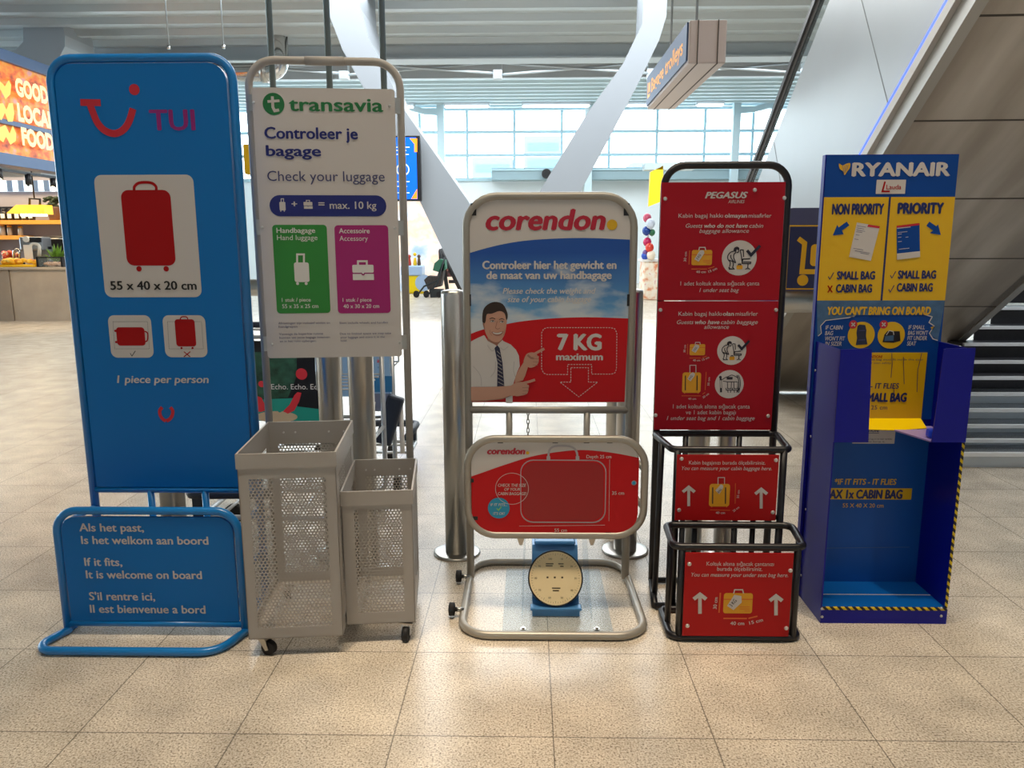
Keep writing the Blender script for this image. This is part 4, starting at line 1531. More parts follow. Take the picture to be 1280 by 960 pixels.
g.stroke([(238, 439.5), (230, 446)], 1.2, 'print_red', 1)
g.done('suitcase_pictogram', up, TU, 'small red upright suitcase over a red cross')
g = Gfx(F)
g.text('55 x 40 x 20 cm', 139, 246, 362, 10.5, 'ink', 2, .035)
g.done('size_lettering', up, TU, 'black size lettering')
g = Gfx(F)
g.text('1 piece per person', 147, 261, 478.5, 9, 'print_white', 1, .03, .15)
g.curve([(203, 509), (200, 513), (200.5, 519), (204, 524), (207.5, 526)], 4.2, 'brand_red', 1)
g.curve([(213, 509), (216, 513), (215.5, 519), (212, 524), (208, 526)], 4.2, 'brand_red', 1)
g.done('lower_lettering', up, TU)
LP = LY - .006
lo = MB().prism([(u, LP, v) for u, v in rr_pts(lL + .02, .058, lR - .02, lT - .024, .06, rb=.004)], (0, .012, 0)).build('lower_panel', 'blue_panel', TU, TU)
F = Face((0, LP, 0))
g = Gfx(F)
for s, x0, x1, y in (('Als het past,', 100, 180, 664), ('Is het welkom aan boord', 102.5, 260.5, 680), ('If it fits,', 106.5, 153, 707), ('It is welcome on board', 108.5, 252.5, 723),
                     ("S'il rentre ici,", 112.5, 194, 750), ('Il est bienvenue a bord', 113.5, 257, 766)):
    g.text(s, x0, x1, y, 9.6, 'print_white', 1, .03)
g.done('lettering', lo, TU)

# ================================================================== THE WHITE DOUBLE BASKET WITH TALL SIGN
mm('powder_white', '#a8a39d', 0.45, spec=.3)
perf = perforated_material('#a8a39d')
mm('navy', '#101c6e', 0.45)
mm('soft_navy', '#3a3c6a', 0.45)
mm('logo_green', '#17703a', 0.45)
mm('field_green', '#27832f', 0.45)
mm('field_magenta', '#a0106a', 0.45)
mm('pale_print', '#d8d5d0', 0.5)
TR = thing('bag_sizer_basket', (-1.035, 2.62, 0), 'white double basket luggage sizer on castors with a tall white sign', 'sign', rotz=math.radians(6))
XT = root_mat(TR)
def basket(u0, u1, v0, v1, z0, z1, hu0, hu1, hz0, hz1, lab):
    """sheet metal box open at the top; the front, back and sides carry a field of round holes"""
    rim = .055
    mb = MB(XT)
    t = .003
    def wall(O, du, L, a0, a1):
        # margins around the perforated field, then the rim band
        O, du = Vector(O), Vector(du)
        nrm = Vector((du.y, -du.x, 0))
        def strip(a, b, c, d):
            mb.prism([O + du * a + Vector((0, 0, c)), O + du * b + Vector((0, 0, c)), O + du * b + Vector((0, 0, d)), O + du * a + Vector((0, 0, d))], -nrm * t)
        strip(0, a0, z0, z1); strip(a1, L, z0, z1); strip(a0, a1, z0, hz0); strip(a0, a1, hz1, z1)
        return O + du * a0 - nrm * t * .5, du, a1 - a0
    L = u1 - u0
    D = v1 - v0
    fields = [wall((u0, v0, 0), (1, 0, 0), L, hu0 - u0, hu1 - u0), wall((u1, v0, 0), (0, 1, 0), D, .06, D - .06),
              wall((u1, v1, 0), (-1, 0, 0), L, u1 - hu1, u1 - hu0), wall((u0, v1, 0), (0, -1, 0), D, .06, D - .06)]
    e = .004
    for a, b in (((u0 - e, v0 - e), (u1 + e, v0)), ((u0 - e, v1), (u1 + e, v1 + e)), ((u0 - e, v0), (u0, v1)), ((u1, v0), (u1 + e, v1))):
        mb.span((a[0], a[1], z1 - rim), (b[0], b[1], z1))
    mb.span((u0, v0, z0), (u1, v1, z0 + .003)) if False else None
    bx = mb.build('basket', 'powder_white', TR, TR, lab)
    sides = ('front_mesh', 'side_mesh', 'back_mesh', 'side_mesh')
    for (O, du, w), nm in zip(fields, sides):
        MB(XT).sheet(O + Vector((0, 0, hz0)), du, (0, 0, 1), w, hz1 - hz0).build(nm, perf, bx, TR)
    mb = MB(XT)
    for q in ((u0, u1, v0, v0 + .04), (u0, u1, v1 - .04, v1), (u0, u0 + .04, v0 + .04, v1 - .04), (u1 - .04, u1, v0 + .04, v1 - .04)):
        mb.span((q[0], q[2], z0), (q[1], q[3], z0 + .003))
    mb.build('bottom_rim', 'powder_white', bx, TR)
    MB(XT).sheet((u0 + .04, v0 + .04, z0 + .002), (1, 0, 0), (0, 1, 0), L - .08, D - .08).build('bottom_mesh', perf, bx, TR)
    mb = MB(XT)
    for k in (.18, .32, .72, .9):
        mb.cyl((u0 + L * k, v1 - .004, z1 - .045), (u0 + L * k, v1 - .008, z1 - .045), .004, seg=8)
    mb.build('rivets', 'screw', bx, TR)
    return bx


basket(0.0, .346, 0.0, .5, .072, .785, .036, .308, .115, .69, 'taller left basket')
basket(.351, .612, .07, .5, .078, .612, .395, .572, .125, .54, 'lower right basket')
fu0, fu1, fv = .0, .585, .522
ztop = 2.222
fm = MB(XT)
fm.tube([(fu0, fv, .085), (fu0, fv, ztop), (fu1, fv, ztop), (fu1, fv, .085)], .0155, fillet=.1)
fm.tube([(fu0, fv, .085), (fu1, fv, .085)], .0155)
fm.build('frame', 'powder_white', TR, TR)
MB(XT).tube([(.22, fv, ztop), (.37, fv, ztop)], .0175).build('joint_sleeve', 'powder_white', TR, TR)
pv = fv - .024
F = Face(XT @ Vector((0, pv, 0)), XT.to_3x3() @ Vector((1, 0, 0)))
pa = [F.uv(*p) for p in ((312.5, 108), (491, 112.5), (504.5, 446), (336.5, 447))]
pu0, pu1 = (pa[0][0] + pa[3][0]) / 2, (pa[1][0] + pa[2][0]) / 2
pz0, pz1 = (pa[2][1] + pa[3][1]) / 2, (pa[0][1] + pa[1][1]) / 2
pn = MB(XT).prism([(u, pv, v) for u, v in rr_pts(pu0, pz0, pu1, pz1, .012)], (0, .004, 0)).build('sign_panel', 'print_white', TR, TR)
g = Gfx(F)
g.disc(342, 130, 13.6, 'logo_green', 0)
g.stroke([(340.5, 120.5), (341.2, 134), (343.5, 138.5), (349, 137.5)], 3.6, 'print_white', 1)
g.stroke([(334.5, 127), (349.5, 126)], 3.2, 'print_white', 1.4)
g.text('transavia', 362, 478.5, 139, 16.5, 'logo_green', 1, .03)
g.done('logo', pn, TR)
g = Gfx(F)
g.text('Controleer je', 331.5, 447, 173.5, 14, 'navy', 1, .035)
g.text('bagage', 333.5, 401, 195, 13, 'navy', 1, .035)
g.text('Check your luggage', 334.5, 481, 226.5, 12.5, 'soft_navy', 1, -.004)
g.done('heading', pn, TR)
def small_case(g, x0, y0, x1, y1, hx0, hx1, hy, m, lay, w=1.6, wheels=1.0):
    g.rrect(x0, y0, x1, y1, (x1 - x0) * .14, m, lay)
    g.stroke([(hx0, y0 + .5), (hx0, hy), (hx1, hy), (hx1, y0 + .5)], w, m, lay)
    if wheels:
        g.disc(x0 + (x1 - x0) * .22, y1 + wheels, wheels, m, lay, 10)
        g.disc(x0 + (x1 - x0) * .8, y1 + wheels, wheels, m, lay, 10)
def brief(g, x0, y0, x1, y1, hx0, hx1, hy, m, gap, lay):
    ym = y0 + (y1 - y0) * .52
    g.rrect(x0, y0, x1, ym, (x1 - x0) * .06, m, lay)
    g.rrect(x0 + .6, ym + (y1 - y0) * .08, x1 + .4, y1, (x1 - x0) * .02, m, lay)
    g.stroke([(hx0, y0 + .5), (hx0, hy), (hx1, hy), (hx1, y0 + .5)], (x1 - x0) * .09, m, lay)
    xm_ = (x0 + x1) / 2
    g.disc(xm_ + .2, ym + (y1 - y0) * .06, (x1 - x0) * .085, gap, lay + 1, 12)
    g.disc(xm_ + .2, ym, (x1 - x0) * .055, m, lay + 2, 12)
g = Gfx(F)
g.rrect(337, 244, 483, 270.5, 13, 'navy', 0)
small_case(g, 349.5, 252.5, 357, 263, 351.5, 354.5, 248.5, 'print_white', 1, 1.0, .8)
brief(g, 379.5, 252.5, 390.5, 261, 383, 387, 250.5, 'print_white', 'navy', 1)
g.text('+', 365, 371.5, 259, 8, 'print_white', 1, .03)
g.text('=', 398.5, 405.5, 259, 8, 'print_white', 1, .03)
g.text('max. 10 kg', 412.5, 470.5, 261, 9, 'print_white', 1, .015)
g.done('weight_field', pn, TR, 'navy rounded field with white weight limit')
g = Gfx(F)
g.rrect(343.2, 281, 410.8, 391.5, 4.5, 'field_green', 0)
small_case(g, 368, 328, 386.5, 352.5, 371.5, 380, 318, 'pale_print', 1, 2.4, 1.9)
g.text('Handbagage', 346, 394, 291, 6.2, 'pale_print', 1, .02)
g.text('Hand luggage', 346.5, 397, 300, 6.2, 'pale_print', 1)
g.text('1 stuk / piece', 352.5, 388.5, 377, 4.6, 'pale_print', 1, .015)
g.text('55 x 35 x 25 cm', 353, 398, 385, 4.8, 'pale_print', 1, .015)
g.done('hand_luggage_field', pn, TR, 'green field with white suitcase')
g = Gfx(F)
g.rrect(420.2, 281.5, 486.8, 391.5, 4.5, 'field_magenta', 0)
brief(g, 440.5, 331, 467, 350, 447.5, 458.5, 326.5, 'pale_print', 'field_magenta', 1)
g.text('Accessoire', 424, 462, 291.5, 6.2, 'pale_print', 1, .02)
g.text('Accessory', 424.5, 460, 301, 6.2, 'pale_print', 1)
g.text('1 stuk / piece', 428.5, 464.5, 377, 4.6, 'pale_print', 1, .015)
g.text('40 x 30 x 20 cm', 429.5, 474, 385, 4.8, 'pale_print', 1, .015)
g.done('accessory_field', pn, TR, 'magenta field with white briefcase')
g = Gfx(F)
for s, x0, x1, y in (('Afmetingen zijn inclusief wielen en', 348, 412.5, 405), ('handgrepen', 348.5, 372, 409.5), ('Vanwege de beperkte ruimte', 349, 404, 418.5),
                     ('kunnen we jouw bagage innemen', 349.5, 412.5, 423), ('en in het ruim opbergen.', 350, 395.5, 427.5)):
    g.text(s, x0, x1, y, 2.7, 'soft_navy', 1)
for s, x0, x1, y in (('Sizes include wheels and handles', 424.5, 485, 404.5), ('Due to limited space we may take', 425, 489, 418),
                     ('your luggage and store it in the', 425.5, 481, 422.5), ('hold.', 426, 434, 427)):
    g.text(s, x0, x1, y, 2.5, 'soft_navy', 1)
g.done('small_print', pn, TR)
for px, py in ((317, 128), (487, 132), (328, 284), (493.5, 285), (340, 430), (499.5, 428)):
    u, v = F.uv(px, py)
    s = -1 if px < 400 else 1
    MB(XT).cyl((u, pv, v), (u, pv - .004, v), .0055, .004, seg=10).build('screw', 'screw', pn, TR)
    MB(XT).span((u, pv + .004, v - .03), (fu0 if s < 0 else fu1, pv + .014, v + .03)).build('bracket', 'steel', TR, TR)
def castor(X, u, v, a, root, parent, side=.0):
    f = MB(X)
    R3 = Matrix.Rotation(a, 3, 'Z')
    o_ = Vector((u, v, 0))
    def q(x, y, z): return o_ + R3 @ Vector((x, y, 0)) + Vector((0, 0, z))
    f.box(q(0, 0, .069), (.055, .055, .006), rot=R3)
    for s in (-1, 1):
        f.prism([q(s * .016 - .0015, -.015, .066), q(s * .016 - .0015, .02, .066), q(s * .016 - .0015, .032, .025), q(s * .016 - .0015, .018, .02)], R3 @ Vector((.003, 0, 0)))
    c = f.build('castor', 'steel', parent, root)
    MB(X).cyl(q(-.012, .024, .027), q(.012, .024, .027), .027, seg=18).build('wheel', 'rubber', c, root)
castor(XT, .045, .03, -2.0, TR, TR)
castor(XT, .58, .1, 2.9, TR, TR)
castor(XT, .05, .46, .3, TR, TR)
castor(XT, .57, .46, -.4, TR, TR)

# ================================================================== THE GREY FRAME WITH THE SMILING MAN
mm('grey_tube', '#a39e94', 0.38, 0.35)
mm('hoarding_white', '#cbc5c0', 0.45, spec=.3)
mm('hoarding_red', '#bf0f18', 0.45, spec=.25)
mm('logo_red', '#b0102e', 0.4)
mm('dot_yellow', '#d6a800', 0.4)
sky_print = bpy.data.materials.new('sky_print')
sky_print.use_nodes = True
nt = sky_print.node_tree
p_ = nt.nodes['Principled BSDF']
p_.inputs['Roughness'].default_value = .4
tc = nt.nodes.new('ShaderNodeTexCoord')
se = nt.nodes.new('ShaderNodeSeparateXYZ')
nt.links.new(tc.outputs['Object'], se.inputs[0])
no = nt.nodes.new('ShaderNodeTexNoise')
no.inputs['Scale'].default_value = 5.0
no.inputs['Detail'].default_value = 6
mp_ = nt.nodes.new('ShaderNodeMapping')
mp_.inputs['Scale'].default_value = (1, 1, 2.2)
nt.links.new(tc.outputs['Object'], mp_.inputs[0])
nt.links.new(mp_.outputs[0], no.inputs['Vector'])
hz = nt.nodes.new('ShaderNodeMapRange')          # printed cloud picture: deep blue above, cloudy below
hz.inputs['From Min'].default_value, hz.inputs['From Max'].default_value = 1.2, 1.48
nt.links.new(se.outputs[2], hz.inputs[0])
rp = nt.nodes.new('ShaderNodeValToRGB')
rp.color_ramp.elements[0].color = hexc('#5f9fcf')
rp.color_ramp.elements[1].color = hexc('#0b4ba0')
nt.links.new(hz.outputs[0], rp.inputs[0])
cl_ = nt.nodes.new('ShaderNodeMapRange')
cl_.inputs['From Min'].default_value, cl_.inputs['From Max'].default_value = .5, .72
nt.links.new(mth(nt, 'SUBTRACT', mth(nt, 'ADD', no.outputs['Fac'], .16), mth(nt, 'MULTIPLY', hz.outputs[0], .32)), cl_.inputs[0])
mx_ = nt.nodes.new('ShaderNodeMix')
mx_.data_type = 'RGBA'
nt.links.new(cl_.outputs[0], mx_.inputs[0])
nt.links.new(rp.outputs[0], mx_.inputs[6])
mx_.inputs[7].default_value = hexc('#c3ccd2')
nt.links.new(mx_.outputs[2], p_.inputs['Base Color'])

CO = thing('bag_sizer_hoarding', (.1, 3.1, 0), 'grey tube frame sizer with poster of a smiling man above a red suitcase board', 'sign')
cL, cR, cT, CYY = -.26, .444, 1.712, 3.3
fm = MB()
fm.tube([(cL, CYY, .017), (cL, CYY, cT), (cR, CYY, cT), (cR, CYY, .017)], .0175, fillet=.13)
fm.tube([(cL, CYY, .80), (cR, CYY, .80)], .0165)
fm.build('frame', 'grey_tube', CO, CO)
mb = MB()
for px in (636.5, 733.5):
    x = at(px, 530, CYY).x
    mb.tube([(x, CYY, .80), (x, CYY, .40)], .0145)
mb.tube([(cL, CYY, .40), (cR, CYY, .40)], .0145)
mb.build('lower_bars', 'grey_tube', CO, CO)
MB().tube([(-.262, 2.77, .017), (.468, 2.77, .017), (.452, 3.475, .017), (-.266, 3.475, .017)], .0165, closed=True, fillet=.12).build('base_loop', 'grey_tube', CO, CO)
for y in (2.95, 3.27):
    w_ = MB().cyl((-.262, y, .03), (-.30, y, .034), .009).build('axle', 'steel', CO, CO)
    MB().lathe([(.012, -.014), (.027, -.011), (.027, .011), (.012, .014)], (-.312, y, .034), 20, axis='x').build('wheel', 'rubber', w_, CO)
PYC = CYY - .008
F = Face((0, PYC, 0))
ol = [F.uv(*p) for p in ((588, 503), (586, 330), (586, 290), (587.5, 268), (594, 255), (606, 248), (625, 246.5), (690, 246), (755, 246.5), (774, 250), (785, 260), (788, 280), (787, 330), (780.5, 503))]
po = MB().prism([F.P(u, v) for u, v in ol], (0, .012, 0)).build('poster', 'hoarding_white', CO, CO)
g = Gfx(F)
top = smooth_pts([(586.3, 316.5), (605, 311), (630, 305), (660, 300.5), (700, 298), (740, 297.6), (787.3, 299.5)])
redl = smooth_pts([(587, 418), (600, 413), (620, 408), (650, 402), (690, 398), (735, 396.5), (785.2, 398)])
g.poly(top + redl[::-1], sky_print, 0)
g.done('sky_picture', po, CO)
g = Gfx(F)
g.poly(redl + [(780.7, 502.5), (588, 502.5)], 'hoarding_red', 0)
g.done('red_field', po, CO)
g = Gfx(F)
g.text('corendon', 608.5, 755.5, 287, 25, 'logo_red', 1, .05, .18)
g.disc(765, 281, 6.6, 'dot_yellow', 1)
g.done('logo', po, CO)
g = Gfx(F)
g.text('Controleer hier het gewicht en', 603.5, 770, 336, 9.8, 'hoarding_white', 2, .05)
g.text('de maat van uw handbagage', 608.5, 764, 348.5, 9.4, 'hoarding_white', 2, .05)
g.text('Please check the weight and', 628.5, 744.5, 367, 7, 'hoarding_white', 2, .025, .25)
g.text('size of your cabin baggage', 634.5, 738.5, 377.5, 7, 'hoarding_white', 2, .025, .25)
g.done('heading', po, CO)
g = Gfx(F)
g.text('7 KG', 697.5, 750.5, 437, 19, 'hoarding_white', 2, .07)
g.text('maximum', 695.5, 753, 450, 8.5, 'hoarding_white', 2, .05)
q = [(684, 409.5), (763, 409.5), (771, 416), (770.5, 461), (764, 467.5), (739.5, 468), (739.5, 478), (747, 478), (723.5, 496), (700, 477.5), (713, 477.5), (713, 460)]
g.dashed([(709.5, 468), (684, 468), (679.5, 466.3), (677, 461), (677, 416), (679.5, 411), (684, 409.5), (763, 409.5), (768.5, 411), (771, 416), (770.5, 461), (768.5, 466), (764, 467.5), (739.5, 467.5), (739.5, 455.5), (709.5, 455.5), (709.5, 468)], .8, 'hoarding_white', 2, 2.2, 1.3)
g.dashed([(713.5, 459.5), (735.5, 459.5), (735.5, 477.5), (747, 477.5), (723.5, 496), (700, 477.5), (713.5, 477.5)], .8, 'hoarding_white', 2, 2.2, 1.3, closed=True)
g.done('weight_limit', po, CO)
# the printed man
mm('skin_print', '#c08f78', 0.5)
mm('skin_shade', '#9a6a58', 0.5)
mm('hair_print', '#2a1a12', 0.5)
mm('shirt_print', '#c9c2bc', 0.5)
mm('shirt_fold', '#a9a29e', 0.5)
mm('tie_print', '#191c3c', 0.5)
def mp2(pts): return [(580 + x * .1459, 370 + y * .1459) for x, y in pts]
g = Gfx(F)
g.poly(mp2([(200, 330), (205, 390), (270, 425), (325, 390), (335, 325)]), 'skin_shade', 1)
g.poly(smooth_pts(mp2([(172, 235), (172, 175), (210, 130), (340, 125), (366, 180), (362, 262), (345, 335), (305, 388), (255, 392), (205, 355), (178, 295)]), True, 4), 'skin_print', 2)
g.poly(smooth_pts(mp2([(158, 215), (163, 125), (200, 75), (262, 50), (332, 68), (370, 138), (374, 185), (362, 205), (348, 150), (305, 128), (240, 150), (196, 156), (186, 215), (172, 235)]), True, 3), 'hair_print', 3)
g.poly(mp2([(160, 235), (172, 225), (182, 290), (172, 280)]), 'skin_shade', 3)
for x0, x1, y in ((218, 268, 192), (302, 346, 198)):
    g.stroke(mp2([(x0, y + 4), ((x0 + x1) / 2, y - 6), (x1, y + 4)]), .9, 'hair_print', 3)
    g.poly(smooth_pts(mp2([(x0 + 6, y + 26), ((x0 + x1) / 2, y + 15), (x1 - 4, y + 26), ((x0 + x1) / 2, y + 31)]), True, 3), 'hoarding_white', 3)
    g.disc(*mp2([((x0 + x1) / 2 + 4, y + 23)])[0], .9, 'hair_print', 4, 10)
    g.stroke(mp2([(x0 + 4, y + 24), ((x0 + x1) / 2, y + 13), (x1 - 2, y + 24)]), .5, 'hair_print', 4)
g.curve(mp2([(284, 215), (276, 252), (270, 272), (288, 282), (308, 274)]), .8, 'skin_shade', 3)
g.poly(smooth_pts(mp2([(236, 305), (285, 312), (338, 300), (322, 330), (285, 342), (252, 330)]), True, 3), 'skin_shade', 3)
g.poly(smooth_pts(mp2([(246, 310), (285, 316), (328, 306), (312, 322), (285, 328), (258, 322)]), True, 3), 'hoarding_white', 4)
g.curve(mp2([(222, 290), (226, 318), (240, 340)]), .5, 'skin_shade', 3)
g.curve(mp2([(350, 288), (346, 315), (336, 335)]), .5, 'skin_shade', 3)
g.poly(mp2([(58, 390), (110, 362), (172, 335), (205, 385), (280, 425), (325, 380), (400, 415), (445, 460), (470, 510), (478, 600), (452, 660), (430, 730), (415, 785), (416, 918), (360, 918), (350, 772), (230, 778), (58, 778)]), 'shirt_print', 2)
for q in ([(80, 600), (140, 680), (150, 770)], [(430, 560), (425, 640), (440, 690)], [(230, 690), (265, 640), (270, 560)], [(200, 420), (240, 470), (265, 445)], [(380, 430), (340, 460), (312, 440)]):
    g.curve(mp2(q), .6, 'shirt_fold', 3)
g.poly(mp2([(175, 335), (205, 385), (278, 428), (255, 462), (195, 400)]), 'hoarding_white', 3)
g.poly(mp2([(330, 375), (296, 428), (318, 455), (345, 395)]), 'hoarding_white', 3)
g.poly(mp2([(262, 445), (285, 420), (306, 445), (330, 570), (346, 770), (284, 774), (287, 570)]), 'tie_print', 4)
for k in range(9):
    y = 470 + k * 33
    g.stroke(mp2([(283 + k, y), (312 + k * 4, y + 28)]), .7, 'shirt_fold', 5)
# left hand of the picture pointing up right: arm, palm, index finger and three curled fingers
g.poly(mp2([(434, 742), (440, 690), (470, 630), (512, 565), (550, 600), (525, 680), (505, 722)]), 'skin_print', 4)
g.poly(smooth_pts(mp2([(512, 575), (522, 520), (545, 490), (590, 482), (625, 500), (640, 560), (610, 600), (560, 612)]), True, 3), 'skin_print', 5)
g.stroke(mp2([(595, 500), (640, 475), (688, 450)]), 3.2, 'skin_print', 6)
for a, b_ in (((590, 520), (640, 525)), ((592, 548), (640, 552)), ((588, 575), (628, 580))):
    g.stroke(mp2([a, b_]), 3.4, 'skin_print', 6)
    g.stroke(mp2([(a[0], a[1] + 13), (b_[0], b_[1] + 13)]), .6, 'skin_shade', 7)
g.stroke(mp2([(545, 505), (575, 530), (600, 532)]), 2.6, 'skin_shade', 6)
# lower forearm and hand pointing right
g.poly(mp2([(52, 780), (230, 778), (400, 768), (440, 742), (500, 735), (520, 770), (520, 830), (480, 852), (400, 855), (330, 882), (180, 900), (58, 902)]), 'skin_print', 4)
g.poly(smooth_pts(mp2([(415, 770), (450, 738), (510, 738), (548, 765), (545, 830), (490, 852), (430, 850)]), True, 3), 'skin_print', 5)
g.stroke(mp2([(505, 745), (560, 732), (608, 716)]), 3.2, 'skin_print', 6)
for a, b_ in (((500, 772), (556, 770)), ((502, 798), (552, 798)), ((500, 824), (540, 826))):
    g.stroke(mp2([a, b_]), 3.2, 'skin_print', 6)
    g.stroke(mp2([(a[0], a[1] + 12), (b_[0], b_[1] + 12)]), .6, 'skin_shade', 7)
g.stroke(mp2([(60, 898), (180, 896), (330, 878), (400, 852)]), .8, 'skin_shade', 5)
g.done('man_picture', po, CO, 'printed dark haired man in white short sleeved shirt and tie pointing with both hands')
# clips that hold the poster
mb = MB()
for px, py in ((592, 262), (783, 262), (585.5, 375), (787, 375)):
    p = at(px, py, CYY)
    mb.span((p.x - .012, PYC - .004, p.z - .025), (p.x + .012, PYC + .012, p.z + .025))
mb.build('clips', 'black', po, CO)
# hanging chain
mb = MB()
x = at(660, 530, CYY).x
z = .785
k = 0
while z > .52:
    c = Vector((x, CYY + .01, z))
    a = .006
    d = Vector((1, 0, 0)) if k % 2 == 0 else Vector((.3, 1, 0)).normalized()
    mb.tube([c + d * a * math.cos(t * PI / 4) + Vector((0, 0, .013 * math.sin(t * PI / 4))) for t in range(8)], .0022, closed=True, seg=6)
    z -= .02
    k += 1
mb.build('chain', 'steel', CO, CO)
# sizer board
SYC = 3.0
s0, s1, sz0, sz1 = -.244, .473, .339, .746
lp_ = MB().tube([(s0, SYC, sz0), (s1, SYC, sz0), (s1, SYC, sz1), (s0, SYC, sz1)], .0155, closed=True, fillet=.115, fseg=9)
lp_.build('board_frame', 'grey_tube', CO, CO)
mb = MB()
for z in (.46, .62):
    for xa, xb in ((s0 + .005, cL), (s1 - .005, cR)):
        mb.tube([(xa, SYC, z), (xb, CYY, z)], .011)
mb.build('board_arms', 'grey_tube', CO, CO)
F = Face((0, SYC - .006, 0))
a_ = F.rbox_uv if False else None
gg = Gfx(F)
u0, v0, u1, v1 = gg.rbox_uv(589.3, 552.5, 798, 667)
gg.mb.bm.free()
ro = rr_pts(u0, v0, u1, v1, .088, 8)
sb = MB().prism([F.P(u, v) for u, v in ro], (0, .012, 0)).build('size_board', 'hoarding_white', CO, CO)
g = Gfx(F)
curve = [F.uv(*p) for p in smooth_pts([(585, 597), (605, 590), (631, 581), (665, 570.5), (700, 564.5), (725, 562.5), (750, 564), (775, 567.5), (802, 573)])]
def cv(u):
    for (a, b), (c, d) in zip(curve, curve[1:]):
        if a <= u <= c:
            return b + (d - b) * (u - a) / (c - a)
    return curve[-1][1]
low = [(u, min(v, cv(u))) for u, v in ro]
# insert curve points between the two sides
body = [p for p in low if p[1] < cv(p[0]) - 1e-4]
body = sorted([p for p in body if p[0] > (u0 + u1) / 2], key=lambda p: -p[1])[::1] + sorted([p for p in body if p[0] <= (u0 + u1) / 2], key=lambda p: p[1])
red = [p for p in curve if u0 < p[0] < u1]
g.polyuv([(u0, cv(u0))] + red + [(u1, cv(u1))] + body, 'hoarding_red', 0)
g.done('red_field', sb, CO)
mm('case_red', '#9a1018', 0.35)
mm('case_line', '#a8a2a6', 0.35)
g = Gfx(F)
g.rrect(650.5, 574.5, 757.5, 653.5, 16, 'case_line', 1)
g.rrect(651.6, 575.8, 756.2, 651.8, 15, 'hoarding_red', 2)
g.rrect(653.5, 577.6, 754.2, 650, 14, 'case_red', 3)
g.curve([(685.5, 573), (686.5, 563), (692, 558), (703, 557), (714.5, 558.5), (720.5, 564), (722, 573)], 2.6, 'case_line', 3)
g.stroke([(685.5, 570), (685.5, 575)], 4.5, 'case_line', 4)
g.stroke([(721.8, 570), (721.8, 575)], 4.5, 'case_line', 4)
g.done('suitcase_picture', sb, CO, 'printed red suitcase with grey handle')
g = Gfx(F)
g.text('corendon', 609.5, 656, 567.5, 7.6, 'logo_red', 1, .07, .18)
g.disc(659.5, 566, 2.2, 'dot_yellow', 1, 12)
g.done('logo', sb, CO)
g = Gfx(F)
g.curve([(640 + 20.6 * math.cos(t * .4488), 610.5 + 19.5 * math.sin(t * .4488)) for t in range(14)], .6, 'print_white', 4.5, True, 3)
g.text('CHECK THE SIZE', 622.5, 657.5, 608, 3.6, 'print_white', 4, .02, .2)
g.text('OF YOUR', 630.5, 650, 613, 3.4, 'print_white', 4, .02, .2)
g.text('CABIN BAGGAGE!', 622.5, 658, 618.5, 3.6, 'print_white', 4, .02, .2)
g.text('Depth 25 cm', 733, 764, 572.5, 4, 'print_white', 4, .01)
g.text('35 cm', 765, 780, 618, 4.2, 'print_white', 4, .01)
g.text('55 cm', 693, 708.5, 664.5, 4.2, 'print_white', 4, .01)
g.stroke([(762, 574), (761, 651)], .5, 'print_white', 4)
g.stroke([(649, 657.2), (756, 656)], .5, 'print_white', 4)
g.done('lettering', sb, CO)
mm('badge_blue', '#168fb8', 0.4)
mm('tick_green', '#7fc85a', 0.4)
g = Gfx(F)
g.disc(623.5, 634.7, 13.6, 'badge_blue', 4)
g.text('IF IT FITS...', 613, 634, 632, 3.2, 'print_white', 5, .02, .2)
g.text("IT'S OK!", 616.5, 631, 643, 3.2, 'print_white', 5, .02, .2)
g.stroke([(621, 635), (623, 637.5), (626.5, 633)], 1.2, 'tick_green', 5)
g.disc(792.3, 603.4, 3.2, 'case_line', 3, 16)
g.disc(792.3, 603.4, 2.2, 'badge_blue', 4, 16)
g.done('badge', sb, CO, 'round blue badge')
mb = MB()
for px, py in ((625.5, 551), (694, 551), (733, 551), (762, 551), (627, 667), (695, 667), (760, 667), (594, 647), (589, 600)):
    p = at(px, py, SYC)
    mb.span((p.x - .011, SYC - .008, p.z - .008), (p.x + .011, SYC + .006, p.z + .008))
mb.build('clips', 'black', sb, CO)
for px in (651, 740):
    p = at(px, 677, SYC)
    m_ = MB().prism([(p.x - .02, SYC, p.z + .03), (p.x + .02, SYC, p.z + .03), (p.x + .006, SYC, p.z - .016), (p.x - .006, SYC, p.z - .016)], (0, .005, 0))
    m_.build('lug', 'steel', CO, CO)

# ================================================================== THE BLUE WEIGHING SCALE UNDER THE BOARD
mm('scale_blue', '#4a86bd', 0.3, 0.1)
mm('dial_cream', '#e8d3a4', 0.4)
mm('dial_ink', '#4a3c2a', 0.5)
acryl = glass_material('acrylic', '#b4c6d4', 0.84, 0.2)
SC = thing('weighing_scale', (.118, 3.1, 0), 'blue weighing scale with round cream dial under the red suitcase board', 'scale')
bx = MB()
bx.prism([(.02, 2.95, .006), (.02, 2.95, .03), (.02, 3.02, .05), (.02, 3.14, .24), (.02, 3.22, .25), (.02, 3.4, .14), (.02, 3.42, .006)], (.195, 0, 0))
bx.build('body', 'scale_blue', SC, SC)
MB().span((.012, 2.945, .03), (.223, 2.99, .042), bevel=.004).span((.03, 3.12, .245), (.205, 3.36, .262), bevel=.006).build('platform', 'scale_blue', SC, SC)
dc = Vector((.116, 3.0, .15))
tl = math.radians(24)
dn = Vector((0, -math.cos(tl), math.sin(tl)))
dv = Vector((0, math.sin(tl), math.cos(tl)))
MB().cyl(dc - dn * .06, dc, .105, .112, 40).build('dial_housing', 'scale_blue', SC, SC)
rg = MB().tube([dc + Vector((1, 0, 0)) * .111 * math.cos(t * PI / 20) + dv * .111 * math.sin(t * PI / 20) for t in range(40)], .0035, closed=True, seg=8)
